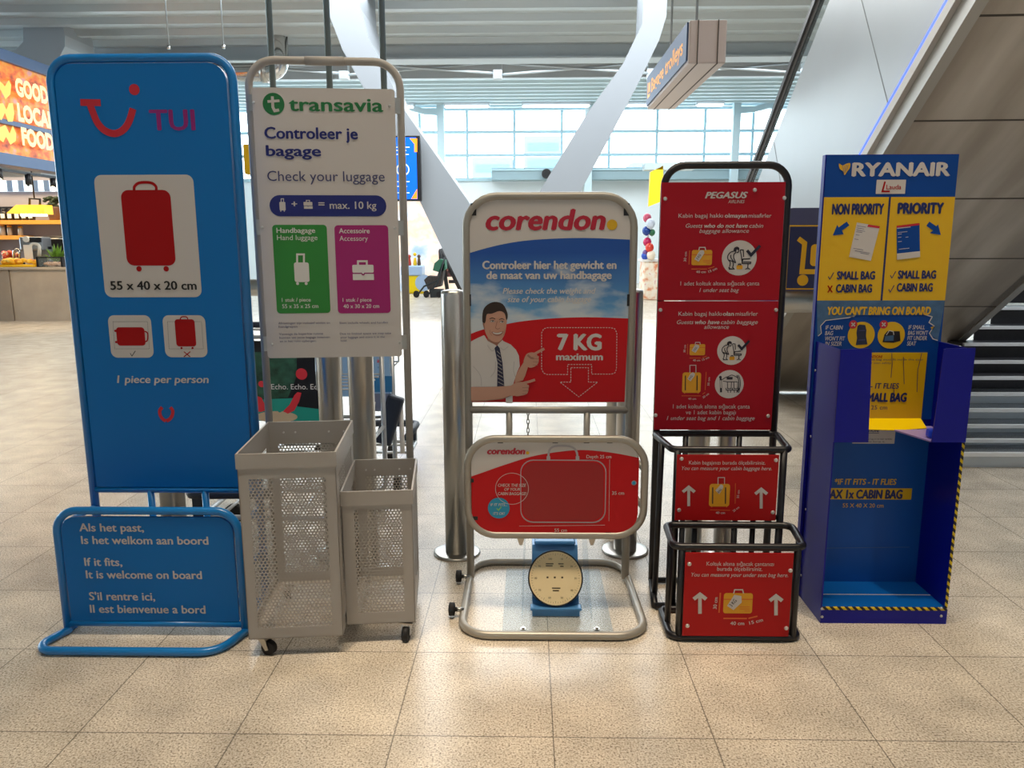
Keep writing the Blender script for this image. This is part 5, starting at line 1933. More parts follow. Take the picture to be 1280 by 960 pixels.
rg.build('dial_rim', 'black', SC, SC)
dl = MB().cyl(dc, dc + dn * .002, .109, .109, 40).build('dial', 'dial_cream', SC, SC, 'round cream dial with black markings')
F = Face(dc + dn * .002, (1, 0, 0), dv)
g = Gfx(F)
for k in range(60):
    if 100 < k * 6 < 0: continue
    a = k * PI / 30
    L = .010 if k % 5 == 0 else .005
    g.strokeuv([(.101 * math.sin(a), .101 * math.cos(a)), ((.101 - L) * math.sin(a), (.101 - L) * math.cos(a))], .001, 'dial_ink')
for k in range(10):
    a = k * PI / 5 + PI / 10
    vs, fs = text_data(str(k * 10 + 10))
    bv = [g.mb.bm.verts.new(F.P(.082 * math.sin(a) + (x - .45) * .011, .082 * math.cos(a) + (y - .35) * .011, .0015)) for x, y in vs]
    for q in fs: g.mb.bm.faces.new([bv[i] for i in q])
for y, x0, x1 in ((.058, -.04, -.008), (.05, -.04, -.012), (.058, .012, .034), (.048, .02, .034), (-.04, -.015, .02), (-.05, -.012, .014)):
    g.strokeuv([(x0, y), (x1, y)], .0045, 'dial_ink')
for x in (-.033, -.003, .028):
    g.strokeuv([(x - .004, .003), (x + .004, .003)], .007, 'dial_ink')
g.done('dial_markings', dl, SC)
guard = thing('acrylic_guard', (.12, 3.1, 0), 'clear acrylic guard with slanted side walls around the blue weighing scale', 'guard')
for s, x in ((-1, -.012), (1, .25)):
    MB().prism([(x + s * .012, 2.93, .006), (x + s * .012, 3.42, .006), (x, 3.42, .27), (x, 3.12, .27)], (.004, 0, 0)).build('side_wall', acryl, guard, guard)
MB().span((-.1, 2.83, .0005), (.34, 3.42, .006)).build('base_sheet', acryl, guard, guard)
for px in (654, 746):
    p = gz(px, 786, .006)
    MB().cyl((p.x, p.y, .006), (p.x, p.y, .014), .006, seg=10).cyl((p.x, p.y, .006), (p.x, p.y, .008), .012, seg=12).build('screw', 'steel', guard, guard)

# ================================================================== THE BLACK FRAME WITH RED BOARDS
mm('black_tube', '#16161b', 0.35)
mm('board_red', '#a0061c', 0.45, spec=.25)
mm('board_red_low', '#ae0e12', 0.45, spec=.25)
mm('case_yellow', '#d99a12', 0.45)
mm('case_orange', '#d2621e', 0.45)
mm('dark_print', '#1b1626', 0.5)
PE = thing('bag_sizer_rack', (.8, 3.0, 0), 'black tube rack with red boards, yellow bag pictograms and two open baskets', 'sign')
BYY = 3.28
pL, pR, pT = .562, 1.07, 1.832
fm = MB()
fm.tube([(pL, BYY, .016), (pL, BYY, pT), (pR, BYY, pT), (pR, BYY, .016)], .0155, fillet=.085)
fm.tube([(pL, BYY, .70), (pR, BYY, .70)], .0135)
for px in (856.6, 923.5):
    x = at(px, 560, BYY).x
    fm.tube([(x, BYY, .70), (x, BYY, .016)], .0125)
fm.tube([(pL, BYY, .016), (pR, BYY, .016)], .0135)
fm.build('rear_frame', 'black_tube', PE, PE)
# upper (larger) basket
uy0 = 3.03
kL, kR = .586, 1.058
ub = MB()
ub.tube([(kL, uy0, .695), (kR, uy0, .695), (pR + .012, BYY, .70), (pL - .012, BYY, .70)], .0145, closed=True, fillet=.03)
for x in (kL + .022, kR - .022):
    ub.tube([(x, uy0, .695), (x, uy0, .016)], .0145)
for px in (868.5, 941):
    x = at(px, 670, uy0).x
    ub.tube([(x, uy0 + .01, .40), (x, uy0 + .01, .016)], .0115)
ub.tube([(kL + .022, uy0, .41), (kR - .022, uy0, .41)], .0105)
for x0, x1 in ((kL - .005, pL), (kR + .012, pR)):
    ub.tube([(x0 - .045 if x0 < .8 else x0, uy0, .016), (x1, BYY, .016)], .0145)
    ub.tube([(x0 - .02 if x0 < .8 else x0, uy0 + .1, .695), (x0 - .03 if x0 < .8 else x0, uy0 + .1, .016)], .0125)
ub.tube([(kL - .05, uy0, .016), (kR + .012, uy0, .016)], .0135)
ub.build('upper_basket', 'black_tube', PE, PE, 'larger upper basket of black tube')
# lower (smaller) basket in front
wL, wR, wy0, wy1 = .555, 1.046, 2.772, 3.005
lb = MB()
lb.tube([(wL, wy0, .384), (wR, wy0, .384), (wR + .03, wy1, .384), (wL + .01, wy1, .384)], .0145, closed=True, fillet=.035)
lb.tube([(wL, wy0, .0155), (wR, wy0, .0155), (wR + .02, wy1, .0155), (wL, wy1, .0155)], .0145, closed=True, fillet=.035)
for x in (wL + .032, wR - .022):
    lb.tube([(x, wy0 + .002, .384), (x, wy0 + .002, .016)], .0145)
for x in (wL + .006, wR + .016):
    lb.tube([(x, wy0 + .10, .384), (x, wy0 + .10, .016)], .0125)
for px in (852, 917, 972):
    x = at(px, 670, wy1).x
    lb.tube([(x, wy1, .384), (x, wy1, .016)], .0115)
lb.build('lower_basket', 'black_tube', PE, PE, 'smaller lower basket of black tube')
PYP = BYY - .02
F = Face((0, PYP, 0))
u_ = [F.uv(*p) for p in ((829, 228), (984, 227.5), (962, 538), (815.5, 536.5))]
bu0, bu1, bz0, bz1 = (u_[0][0] + u_[3][0]) / 2, (u_[1][0] + u_[2][0]) / 2, (u_[2][1] + u_[3][1]) / 2, (u_[0][1] + u_[1][1]) / 2
bzm = F.uv(898, 376)[1]
def pbolts(F, part, pts):
    for px, py in pts:
        u, v = F.uv(px, py)
        c = F.P(u, v)
        MB().cyl(c, c + F.n * .005, .0085, .006, seg=14).build('screw', 'screw', part, PE)
def bag(g, x0, y0, x1, y1, tagp, lay=0, small=False):
    """yellow briefcase with white tag"""
    h = y1 - y0
    g.rrect(x0, y0, x1, y1, h * .13, 'case_yellow', lay)
    xm_ = x0 + (x1 - x0) * .52
    w = (x1 - x0) * .17
    g.stroke([(xm_ - w, y0 + .3), (xm_ - w * .8, y0 - h * .17), (xm_ + w * .8, y0 - h * .17), (xm_ + w, y0 + .3)], h * .06, 'print_white', lay + 1)
    g.stroke([(x0, y0 + h * .3), (x1, y0 + h * .3)], h * .05, 'case_orange', lay + 1)
    g.poly(tagp, 'print_white', lay + 2)
    for k in (.68, .78, .88):
        g.stroke([(x0 + (x1 - x0) * (.55 if k < .8 else .72), y0 + h * k), (x0 + (x1 - x0) * .9, y0 + h * k)], h * .03, 'case_orange', lay + 1)
def trol(g, x0, y0, x1, y1, hx0, hx1, hy, tagp, lay=0):
    h = y1 - y0
    g.rrect(x0, y0, x1, y1, h * .12, 'case_yellow', lay)
    g.stroke([(hx0, y0 + .3), (hx0, hy), (hx1, hy), (hx1, y0 + .3)], .9, 'print_white', lay + 1)
    for k in (.17, .8):
        x = x0 + (x1 - x0) * k
        g.stroke([(x, y0 + h * .15), (x - .2, y1 - h * .12)], h * .05, 'dark_print', lay + 1)
    g.poly(tagp, 'print_white', lay + 2)
    for k in (.12, .85):
        g.disc(x0 + (x1 - x0) * k, y1 + .5, .8, 'case_orange', lay, 8)
def tag_text(g, s, p, cap, lay):
    g.text(s, p[0], p[0] + cap * 2.3, p[1], cap, 'dark_print', lay, .02, 0, rot=math.radians(55))
def passenger(g, cx, cy, r):
    """round white field: a passenger bending to push a bag under a seat"""
    k = r / 255
    def q(pts): return [(cx + (x - 862) * k, cy + (y - 495) * k) for x, y in pts]
    g.disc(cx, cy, r, 'print_white', 0, 36)
    w = 15 * k
    g.poly(smooth_pts(q([(778, 380), (790, 345), (830, 328), (862, 350), (855, 385), (825, 370), (815, 405), (790, 400)]), True, 3), 'dark_print', 1)
    g.curve(q([(855, 385), (845, 412), (820, 415)]), w, 'dark_print', 1)
    g.curve(q([(790, 392), (730, 415), (692, 470), (700, 520), (730, 560), (720, 620)]), w, 'dark_print', 1)
    g.curve(q([(815, 412), (785, 440), (780, 490), (800, 540), (812, 565)]), w, 'dark_print', 1)
    g.curve(q([(740, 450), (740, 490), (775, 540), (805, 570)]), w, 'dark_print', 1)
    g.curve(q([(700, 525), (760, 545), (775, 590), (765, 625)]), w, 'dark_print', 1)
    g.stroke(q([(712, 625), (718, 655), (785, 655), (760, 628)]), w * 1.4, 'dark_print', 1)
    g.rrect(*q([(820, 600)])[0], *q([(910, 660)])[0], 12 * k, 'case_yellow', 1)
    g.stroke(q([(845, 600), (850, 585), (880, 585), (885, 600)]), w, 'dark_print', 2)
    g.stroke(q([(875, 375), (895, 490), (905, 575)]), w, 'dark_print', 1)
    g.stroke(q([(875, 375), (920, 378), (925, 480)]), w, 'dark_print', 1)
    g.stroke(q([(1020, 505), (915, 510), (905, 575), (1025, 578), (1030, 555), (920, 550)]), w, 'dark_print', 1)
    g.stroke(q([(990, 580), (985, 640), (1020, 658), (950, 658), (985, 640)]), w, 'dark_print', 1)
def tick(g, x, y, k):
    g.stroke([(x, y), (x + 5.2 * k, y + 5.8 * k), (x + 16.5 * k, y - 6 * k)], 3.6 * k, 'navy_tick', 3)
mm('navy_tick', '#12142e', 0.5)
# upper board
p1 = MB().span((bu0, PYP, bzm + .002), (bu1, PYP + .006, bz1)).build('red_board', 'board_red', PE, PE, 'upper red board')
g = Gfx(F)
g.text('PEGASUS', 881.5, 934, 247.7, 7.6, 'print_white', 1, .05, .3)
g.text('AIRLINES', 910, 930.5, 254, 4, 'print_white', 1, 0, .25)
g.done('logo', p1, PE)
g = Gfx(F)
g.text('Kabin bagaj hakkı', 848, 903.5, 272, 5, 'print_white', 1)
g.text('olmayan', 905.8, 933.5, 272, 5, 'print_white', 1, .03)
g.text('misafirler', 935.5, 964, 272, 5, 'print_white', 1)
g.text('Guests', 857, 878, 284.6, 5, 'print_white', 1, 0, .25)
g.text('who do not have', 880.3, 934.3, 284.6, 5, 'print_white', 1, .03, .25)
g.text('cabin', 936.5, 953.8, 284.6, 5, 'print_white', 1, 0, .25)
g.text('baggage allowance', 874, 936, 291, 5, 'print_white', 1, 0, .25)
g.text('1 adet koltuk altına sığacak çanta', 850.4, 949, 356.7, 5, 'print_white', 1)
g.text('1 under seat bag', 874, 923.5, 365, 5, 'print_white', 1, 0, .25)
g.done('lettering', p1, PE)
def zp(pts, x0=850, y0=280, k=.0859): return [(x0 + x * k, y0 + y * k) for x, y in pts]
g = Gfx(F)
bag(g, 864.5, 312.5, 890, 331.5, zp([(208, 512), (275, 400), (300, 380), (345, 385), (352, 425), (270, 548)]))
tag_text(g, '3 KG', zp([(258, 520)])[0], 3, 3)
g.stroke(zp([(140, 385), (130, 590)]), 1, 'case_orange')
g.stroke(zp([(165, 655), (395, 655)]), 1, 'case_orange')
g.stroke(zp([(410, 648), (500, 620)]), 1, 'case_orange')
g.text('30 cm', *[857.5, 869.5], 327, 3, 'print_white', 1, .02, 0, rot=PI / 2 - .05)
g.text('40 cm', 870, 882, 341.3, 3, 'print_white', 1, .02)
g.text('15 cm', 886, 897, 341, 3, 'print_white', 1, .02, 0, rot=.4)
g.done('bag_pictogram', p1, PE, 'yellow bag pictogram')
g = Gfx(F)
passenger(g, 924, 322.5, 21.8)
tick(g, 933.5, 313, 1.0)
g.done('passenger_pictogram', p1, PE, 'round passenger pictogram with navy tick')
pbolts(F, p1, ((831.5, 248.5), (980.5, 247.5), (943.5, 237.5)))
# middle board
p2 = MB().span((bu0, PYP, bz0), (bu1, PYP + .006, bzm - .002)).build('red_board', 'board_red', PE, PE, 'middle red board')
g = Gfx(F)
g.text('Kabin bagaj hakkı', 848, 902, 394.6, 5, 'print_white', 1)
g.text('olan', 903.6, 917, 394.6, 5, 'print_white', 1, .03)
g.text('misafirler', 919, 947, 394.6, 5, 'print_white', 1)
g.text('Guests', 846, 866.7, 405, 5, 'print_white', 1, 0, .25)
g.text('who have', 868.7, 899, 405, 5, 'print_white', 1, .03, .25)
g.text('cabin baggage', 901, 947, 405, 5, 'print_white', 1, 0, .25)
g.text('allowance', 880, 911, 411, 5, 'print_white', 1, 0, .25)
g.text('1 adet koltuk altına sığacak çanta', 841, 937, 510.4, 5, 'print_white', 1)
g.text('ve 1 adet kabin bagajı', 857, 919.6, 517.7, 5, 'print_white', 1)
g.text('1 under seat bag and 1 cabin baggage', 833.3, 943, 525, 5, 'print_white', 1, 0, .25)
g.done('lettering', p2, PE)
def z2(pts): return zp(pts, 835, 420, .0938)
g = Gfx(F)
bag(g, 862, 430.2, 881.3, 444, z2([(312, 195), (350, 130), (372, 108), (412, 125), (415, 150), (365, 222)]))
tag_text(g, '3 KG', z2([(352, 205)])[0], 2.4, 3)
g.stroke(z2([(262, 105), (258, 245)]), .8, 'case_orange')
g.stroke(z2([(285, 293), (435, 293)]), .8, 'case_orange')
g.stroke(z2([(455, 290), (515, 268)]), .8, 'case_orange')
g.text('30 cm', 856.5, 866, 440.5, 2.4, 'print_white', 1, .02, 0, rot=PI / 2 - .05)
g.text('40 cm', 866, 875, 451.5, 2.4, 'print_white', 1, .02)
g.text('15 cm', 878, 887, 451, 2.4, 'print_white', 1, .02, 0, rot=.4)
g.done('bag_pictogram', p2, PE, 'small yellow bag pictogram')
g = Gfx(F)
trol(g, 852.8, 465.5, 876, 491, 862.3, 869.8, 456.5, z2([(258, 570), (300, 498), (330, 482), (358, 505), (352, 530), (300, 602)]))
tag_text(g, '8 KG', z2([(292, 580)])[0], 2.4, 3)
g.stroke(z2([(508, 480), (495, 720)]), .8, 'case_orange')
g.stroke(z2([(180, 797), (435, 797)]), .8, 'case_orange')
g.stroke(z2([(460, 775), (495, 750)]), .8, 'case_orange')
g.text('55 cm', 886.5, 897, 482, 2.4, 'print_white', 1, .02, 0, rot=PI / 2 - .05)
g.text('40 cm', 860, 870, 499.5, 2.4, 'print_white', 1, .02)
g.text('20 cm', 879, 888, 498, 2.4, 'print_white', 1, .02, 0, rot=.65)
g.done('cabin_case_pictogram', p2, PE, 'tall yellow cabin case pictogram')
g = Gfx(F)
passenger(g, 914.6, 438.2, 18.2)
tick(g, 922.5, 431, .85)
g.done('passenger_pictogram', p2, PE, 'upper round passenger pictogram with navy tick')
g = Gfx(F)
g.disc(911.5, 480.2, 18, 'print_white', 0, 36)
def z3(pts): return z2(pts)
w = .95
g.stroke(z3([(700, 560), (705, 680), (705, 750)]), 2.6, 'dark_print', 1)
g.stroke(z3([(700, 590), (705, 690)]), 1.4, 'print_white', 2)
g.disc(*z3([(697, 548)])[0], 1.7, 'dark_print', 1, 12)
g.curve(z3([(715, 585), (760, 555), (800, 540), (850, 520), (910, 545), (930, 560)]), w, 'dark_print', 1)
g.rrect(*z3([(780, 545)])[0], *z3([(860, 580)])[0], .6, 'dark_print', 1)
g.stroke(z3([(730, 600), (790, 610), (930, 610)]), w, 'dark_print', 1)
g.curve(z3([(915, 520), (935, 570), (945, 650), (925, 750)]), w * 1.2, 'dark_print', 1)
g.curve(z3([(935, 520), (958, 580), (962, 660), (940, 755)]), w, 'dark_print', 1)
for x in (815, 900):
    g.stroke(z3([(x - 25, 615), (x - 22, 700), (x + 25, 700), (x + 28, 615)]), w, 'dark_print', 1)
    g.stroke(z3([(x - 45, 690), (x - 40, 720), (x + 40, 720), (x + 45, 690)]), w, 'dark_print', 1)
    g.stroke(z3([(x - 20, 722), (x - 15, 755)]), w, 'dark_print', 1)
    g.stroke(z3([(x + 20, 722), (x + 15, 755)]), w, 'dark_print', 1)
g.done('passenger_pictogram', p2, PE, 'round pictogram of a passenger by the overhead locker')
pbolts(F, p2, ((825.5, 387.5), (970, 387.5), (819.5, 519), (960, 520)))
# board of the upper basket
F = Face((0, uy0 - .02, 0))
u_ = [F.uv(*p) for p in ((847, 568), (973.5, 569.5), (969, 651.5), (843.5, 649.5))]
p3 = MB().prism([F.P(*q) for q in ((min(u_[0][0], u_[3][0]), u_[3][1] * .5 + u_[2][1] * .5), (u_[2][0], u_[3][1] * .5 + u_[2][1] * .5), (u_[2][0], u_[0][1] * .5 + u_[1][1] * .5), (min(u_[0][0], u_[3][0]), u_[0][1] * .5 + u_[1][1] * .5))], (0, .005, 0)).build('red_board', 'board_red_low', PE, PE, 'red board on the upper basket')
g = Gfx(F)
g.text('Kabin bagajınızı burada ölçebilirsiniz.', 861, 956.5, 580.5, 4.6, 'print_white', 1)
g.text('You can measure your cabin baggage here.', 852, 964.5, 587.5, 4.6, 'print_white', 1, 0, .25)
g.done('lettering', p3, PE)
def arrow(g, x, y0, y1, w, hw, m):
    g.stroke([(x, y1), (x, y0 + w * .5)], w, m, 1)
    g.stroke([(x - hw, y0 + hw * 1.05), (x, y0 + w * .5), (x + hw, y0 + hw * 1.05)], w * 1.1, m, 1.3)
g = Gfx(F)
trol(g, 886.5, 604.8, 912, 633, 897.4, 905.5, 596.8, [(894, 613), (901, 605), (903.5, 606.5), (904, 609), (899, 617.5)])
tag_text(g, '8 KG', (898.5, 616), 2.4, 3)
g.stroke([(919.2, 604), (918.8, 629.5)], .8, 'case_orange')
g.stroke([(887.5, 637.2), (912.5, 637.8)], .8, 'case_orange')
g.text('55 cm', 923.5, 934, 622.5, 2.6, 'print_white', 1, .02, 0, rot=PI / 2 - .05)
g.text('40 cm', 894.5, 906, 642.2, 2.8, 'print_white', 1, .02)
g.text('20 cm', 917, 926, 640, 2.6, 'print_white', 1, .02, 0, rot=.7)
g.done('cabin_case_pictogram', p3, PE, 'yellow cabin case pictogram')
g = Gfx(F)
arrow(g, 860.8, 607, 632.5, 3.6, 7.4, 'print_white')
arrow(g, 951.3, 609.5, 635.5, 3.6, 7.4, 'print_white')
g.done('arrows', p3, PE)
pbolts(F, p3, ((852, 573.5), (970, 575.3), (848.8, 637.6), (966, 640.5)))
# board of the lower basket
F = Face((0, wy0 - .02, 0))
u_ = [F.uv(*p) for p in ((857, 690.3), (992.3, 692.6), (986.5, 796), (855.3, 794.3))]
v1_, v0_ = (u_[0][1] + u_[1][1]) / 2, max((u_[2][1] + u_[3][1]) / 2, .012)
p4 = MB().span((u_[0][0], wy0 - .02, v0_), (u_[1][0], wy0 - .015, v1_)).build('red_board', 'board_red_low', PE, PE, 'red board on the lower basket')
g = Gfx(F)
g.text('Koltuk altına sığacak çantanızı', 883, 967, 707, 4.8, 'print_white', 1)
g.text('burada ölçebilirsiniz.', 896.3, 952.7, 713.3, 4.8, 'print_white', 1)
g.text('You can measure your under seat bag here.', 864, 985, 720.8, 4.8, 'print_white', 1, 0, .25)
g.done('lettering', p4, PE)
def z4(pts): return zp(pts, 790, 630, .1979)
g = Gfx(F)
bag(g, 904.3, 741.3, 940.5, 766.6, z4([(600, 642), (645, 572), (690, 580), (692, 620), (640, 668)]))
tag_text(g, '3 KG', z4([(630, 648)])[0], 4.4, 3)
g.stroke(z4([(558, 560), (549, 686)]), 1.8, 'case_orange')
g.stroke(z4([(577, 722), (725, 723)]), 1.8, 'case_orange')
g.stroke(z4([(735, 722), (792, 708)]), 1.8, 'case_orange')
g.text('30 cm', 895.5, 911, 761, 4, 'print_white', 1, .02, 0, rot=PI / 2 - .05)
g.text('40 cm', 912.7, 930, 781, 4.2, 'print_white', 1, .02)
g.text('15 cm', 937, 954, 780.5, 4, 'print_white', 1, .02, 0, rot=.28)
g.done('bag_pictogram', p4, PE, 'yellow bag pictogram')
g = Gfx(F)
arrow(g, 874.8, 740.5, 767, 4.4, 7.8, 'print_white')
arrow(g, 969.8, 742.5, 769, 4.4, 7.8, 'print_white')
g.done('arrows', p4, PE)
pbolts(F, p4, ((861.7, 705), (988, 713.2), (859.3, 782.2), (982.8, 785.2)))

# ================================================================== THE BLUE AND YELLOW SIZER (right)
mm('royal_blue', '#02088c', 0.38, spec=.35)
mm('print_blue', '#04408f', 0.45, spec=.25)
mm('back_blue', '#0a4f9e', 0.4, spec=.3)
mm('floor_blue', '#0c5cae', 0.22)
mm('print_yellow', '#d8ab00', 0.38)
mm('lip_yellow_lit', '#e6c400', 0.22)  # brighter than the sheet, standing in for light on its bent lip
mm('film_grey', '#3f6288', 0.45, noise=.25, nscale=30)
mm('print_navy', '#10205e', 0.45)
mm('lit_lilac', '#8f7fb8', 0.4)  # colour stands in for light falling on the right shelf piece
hazard = stripe_material('hazard_tape', '#d6b800', '#15151c', .03, (1, 0, 1))
hazard_v = stripe_material('hazard_tape_upright', '#d6b800', '#15151c', .03, (1, 1, 1))
RY = thing('bag_sizer_box', (1.44, 3.05, 0), 'royal blue and yellow luggage sizer box with torn stickers at the right', 'sign')
rL, rR, rF, rB = 1.187, 1.692, 2.925, 3.175
T_ = .006
MB().prism([(rL, rF, 0), (rL, rB, 0), (rL, rB, 1.118), (rL, rF - .005, 1.118), (rL, rF - .005, .757), (rL, rF, .757)], (T_, 0, 0)).build('left_side', 'royal_blue', RY, RY)
MB().prism([(rR - T_, rF, 0), (rR - T_, rB, 0), (rR - T_, rB, 1.118), (rR - T_, rF - .005, 1.118), (rR - T_, rF - .005, .757), (rR - T_, rF, .757)], (T_, 0, 0)).build('right_side', 'royal_blue', RY, RY)
zT = at(1115, 193, rB).z
xl = at(1032, 193, rB).x
bk = MB().span((xl, rB, .0), (rR + .005, rB + .03, zT))
bk.build('header_box', 'royal_blue', RY, RY)
bb = MB().span((rL, rB - .006, .0), (rR, rB, .757)).build('rear_wall', 'back_blue', RY, RY)
# front flanges of the upper bin
for nm, pts in (('left_flange', ((1050, 437), (1090, 437), (1085.5, 553), (1040, 553))), ('right_flange', ((1180, 437), (1219, 435), (1207, 553), (1165, 553)))):
    q = [at(x, y, rF - .008) for x, y in pts]
    if nm == 'left_flange':
        q[0].x = q[3].x = rL
        q[1].x -= .0
        q.insert(1, Vector((q[1].x - .012, q[1].y, q[1].z + .004)))
    else:
        q[1].x = q[2].x = rR
        q.insert(1, Vector((q[0].x + .012, q[0].y, q[0].z + .004)))
    MB().prism(q, (0, .006, 0)).build(nm, 'royal_blue', RY, RY)
# shelf pieces, floor, kick board
MB().prism([(rR - T_, rF, .757), (rR - .135, rF, .757), (rR - .21, rB - .01, .757), (rR - T_, rB - .01, .757)], (0, 0, .006)).build('shelf_piece', 'lit_lilac', RY, RY)
MB().prism([(rL + T_, rF, .757), (rL + .1, rF, .757), (rL + .1, rB - .01, .757), (rL + T_, rB - .01, .757)], (0, 0, .006)).build('shelf_piece', 'royal_blue', RY, RY)
MB().span((rR - .125, rF + .02, .763), (rR - .085, rF + .06, .80), bevel=.01).build('shelf_block', mat('block_blue', '#1b45e0', .35), RY, RY)
fl_ = MB().span((rL + T_, rF, .055), (rR - T_, rB - .006, .066)).build('bin_floor', 'floor_blue', RY, RY)
MB().span((rL + T_, rF + .115, .066), (rR - T_, rF + .119, .0675)).build('scuff_line', 'print_white', fl_, RY)
kk = MB().span((rL, rF - .006, 0), (rR, rF, .062)).build('kick_board', 'royal_blue', RY, RY)
MB().span((rL + .003, rF - .007, .058), (rR - .003, rF + .006, .0665)).build('hazard_tape', hazard, kk, RY, 'yellow and black hazard tape')
MB().span((rR - .009, rF - .0015, .066), (rR + .0015, rF + .001, .755)).build('hazard_tape', hazard_v, RY, RY, 'yellow and black hazard tape on the right edge')
for px, py in ((1027.5, 761), (1027.5, 771), (1176.5, 760), (1176.5, 770)):
    p = at(px, py, rF - .006)
    MB().cyl((p.x, rF - .006, p.z), (p.x, rF - .010, p.z), .006, .004, seg=10).build('screw', 'screw', kk, RY)
for px, py in ((1160.5, 467), (1154, 525)):
    p = onplane(px, py, (rR - T_, 0, 0), Vector((-1, 0, 0)))
    MB().cyl((rR - T_, p.y, p.z), (rR - T_ - .004, p.y, p.z), .006, seg=10).build('screw', 'screw', RY, RY)
for z in (.1, .4, .72, 1.0):
    MB().cyl((rL, rB - .02, z), (rL - .003, rB - .02, z), .005, seg=10).build('screw', 'screw', RY, RY)
# header face
HY = rB - .004
hd = MB().span((xl + .004, HY, .79), (rR + .003, HY + .002, zT - .003)).build('header_print', 'print_blue', RY, RY)
F = Face((0, HY, 0))
g = Gfx(F)
hu0, hu1 = xl + .004, rR + .003
zy1, zy0 = F.uv(1112, 246.3)[1], F.uv(1108, 375.5)[1]
g.polyuv([(hu0, zy0), (hu1, zy0), (hu1, zy1), (hu0, zy1)], 'print_yellow', 0)
ud = F.uv(1107, 310)[0]
g.polyuv([(ud - .004, zy0), (ud + .004, zy0), (ud + .004, zy1), (ud - .004, zy1)], 'print_navy', 1)
g.done('yellow_field', hd, RY)
g = Gfx(F)
g.text('RYANAIR', 1065.5, 1186, 219.8, 16.2, 'print_white', 1, .06)
g.poly(smooth_pts([(1048.5, 204.5), (1053, 207), (1057, 205), (1062.5, 204), (1062, 210), (1059, 214), (1055.5, 219), (1053.5, 214), (1049.5, 211)], True, 3), 'cart_yellow', 1)
for a, b_ in (((1053, 207), (1055, 217)), ((1055.5, 206.5), (1056, 216)), ((1058, 206), (1057, 214.5)), ((1060, 206), (1058.5, 212.5))):
    g.stroke([a, b_], .5, 'print_blue', 2)
g.done('logo', hd, RY)
g = Gfx(F)
g.rrect(1095, 224.7, 1131.7, 242.3, .5, 'print_white', 1)
g.stroke([(1106, 227), (1102.6, 239.3), (1112, 239.3)], 2.2, 'print_red', 2)
g.text('Lauda', 1107.5, 1126, 236.5, 5.6, 'print_red', 2, .015)
g.done('white_sticker', hd, RY)
g = Gfx(F)
g.text('NON PRIORITY', 1040, 1103.5, 267.7, 12.6, 'print_navy', 2, .09)
g.text('PRIORITY', 1122, 1178, 266.8, 12.8, 'print_navy', 2, .09)
g.text('SMALL BAG', 1046, 1092.8, 349, 9.6, 'print_navy', 2, .075)
g.text('CABIN BAG', 1044.8, 1089, 365.3, 9.6, 'print_navy', 2, .075)
g.text('SMALL BAG', 1122.2, 1169, 348, 9.6, 'print_navy', 2, .075)
g.text('CABIN BAG', 1120.7, 1164.8, 364, 9.6, 'print_navy', 2, .075)
def chk(x, y): g.stroke([(x - 3, y + .5), (x - 1, y + 4), (x + 4, y - 4.5)], 1.1, 'print_navy', 2)
chk(1038, 345); chk(1115.5, 343.5); chk(1113.5, 361)
g.stroke([(1034.6, 357), (1040, 365.5)], 1.6, 'print_red', 2)
g.stroke([(1040, 357), (1034.6, 365.5)], 1.6, 'print_red', 2)
g.done('lettering', hd, RY)
def z5(pts): return zp(pts, 1040, 260, .1172)
g = Gfx(F)
g.poly(z5([(155, 145), (183, 185), (105, 240), (122, 280), (5, 293), (55, 178), (68, 208)]), 'print_blue', 2)
g.poly(z5([(1035, 145), (1110, 195), (1128, 175), (1158, 288), (1040, 268), (1075, 240), (1003, 190)]), 'print_blue', 2)
g.done('arrows', hd, RY)
g = Gfx(F)
g.poly(z5([(263, 155), (508, 195), (412, 562), (178, 522)]), 'print_white', 2)
g.poly(z5([(385, 176), (508, 195), (501, 218), (372, 200)]), 'brand_red', 3)
for y, a, b_ in ((190, 265, 360), (212, 260, 340), (235, 258, 350), (252, 255, 320), (285, 250, 290), (330, 235, 280), (430, 225, 330), (455, 240, 400), (480, 300, 390)):
    g.stroke(z5([(a, y), (b_, y + (b_ - a) * .16)]), .5, 'soft_navy', 3)
g.done('boarding_pass', hd, RY, 'white boarding pass')
g = Gfx(F)
g.poly(z5([(686, 190), (930, 160), (936, 522), (690, 552)]), 'print_blue', 2)
g.poly(z5([(689, 486), (935, 460), (936, 522), (690, 552)]), 'print_white', 3)
g.poly(z5([(686, 190), (930, 160), (931, 182), (686, 210)]), 'brand_red', 3)
g.poly(z5([(690, 214), (835, 198), (835, 206), (690, 222)]), 'print_white', 3)
for y, a, b_ in ((262, 700, 800), (280, 700, 740), (315, 700, 735), (312, 780, 810), (360, 700, 740), (440, 710, 820)):
    g.stroke(z5([(a, y), (b_, y - (b_ - a) * .11)]), .6, 'print_white', 3)
g.done('boarding_pass', hd, RY, 'blue boarding pass')
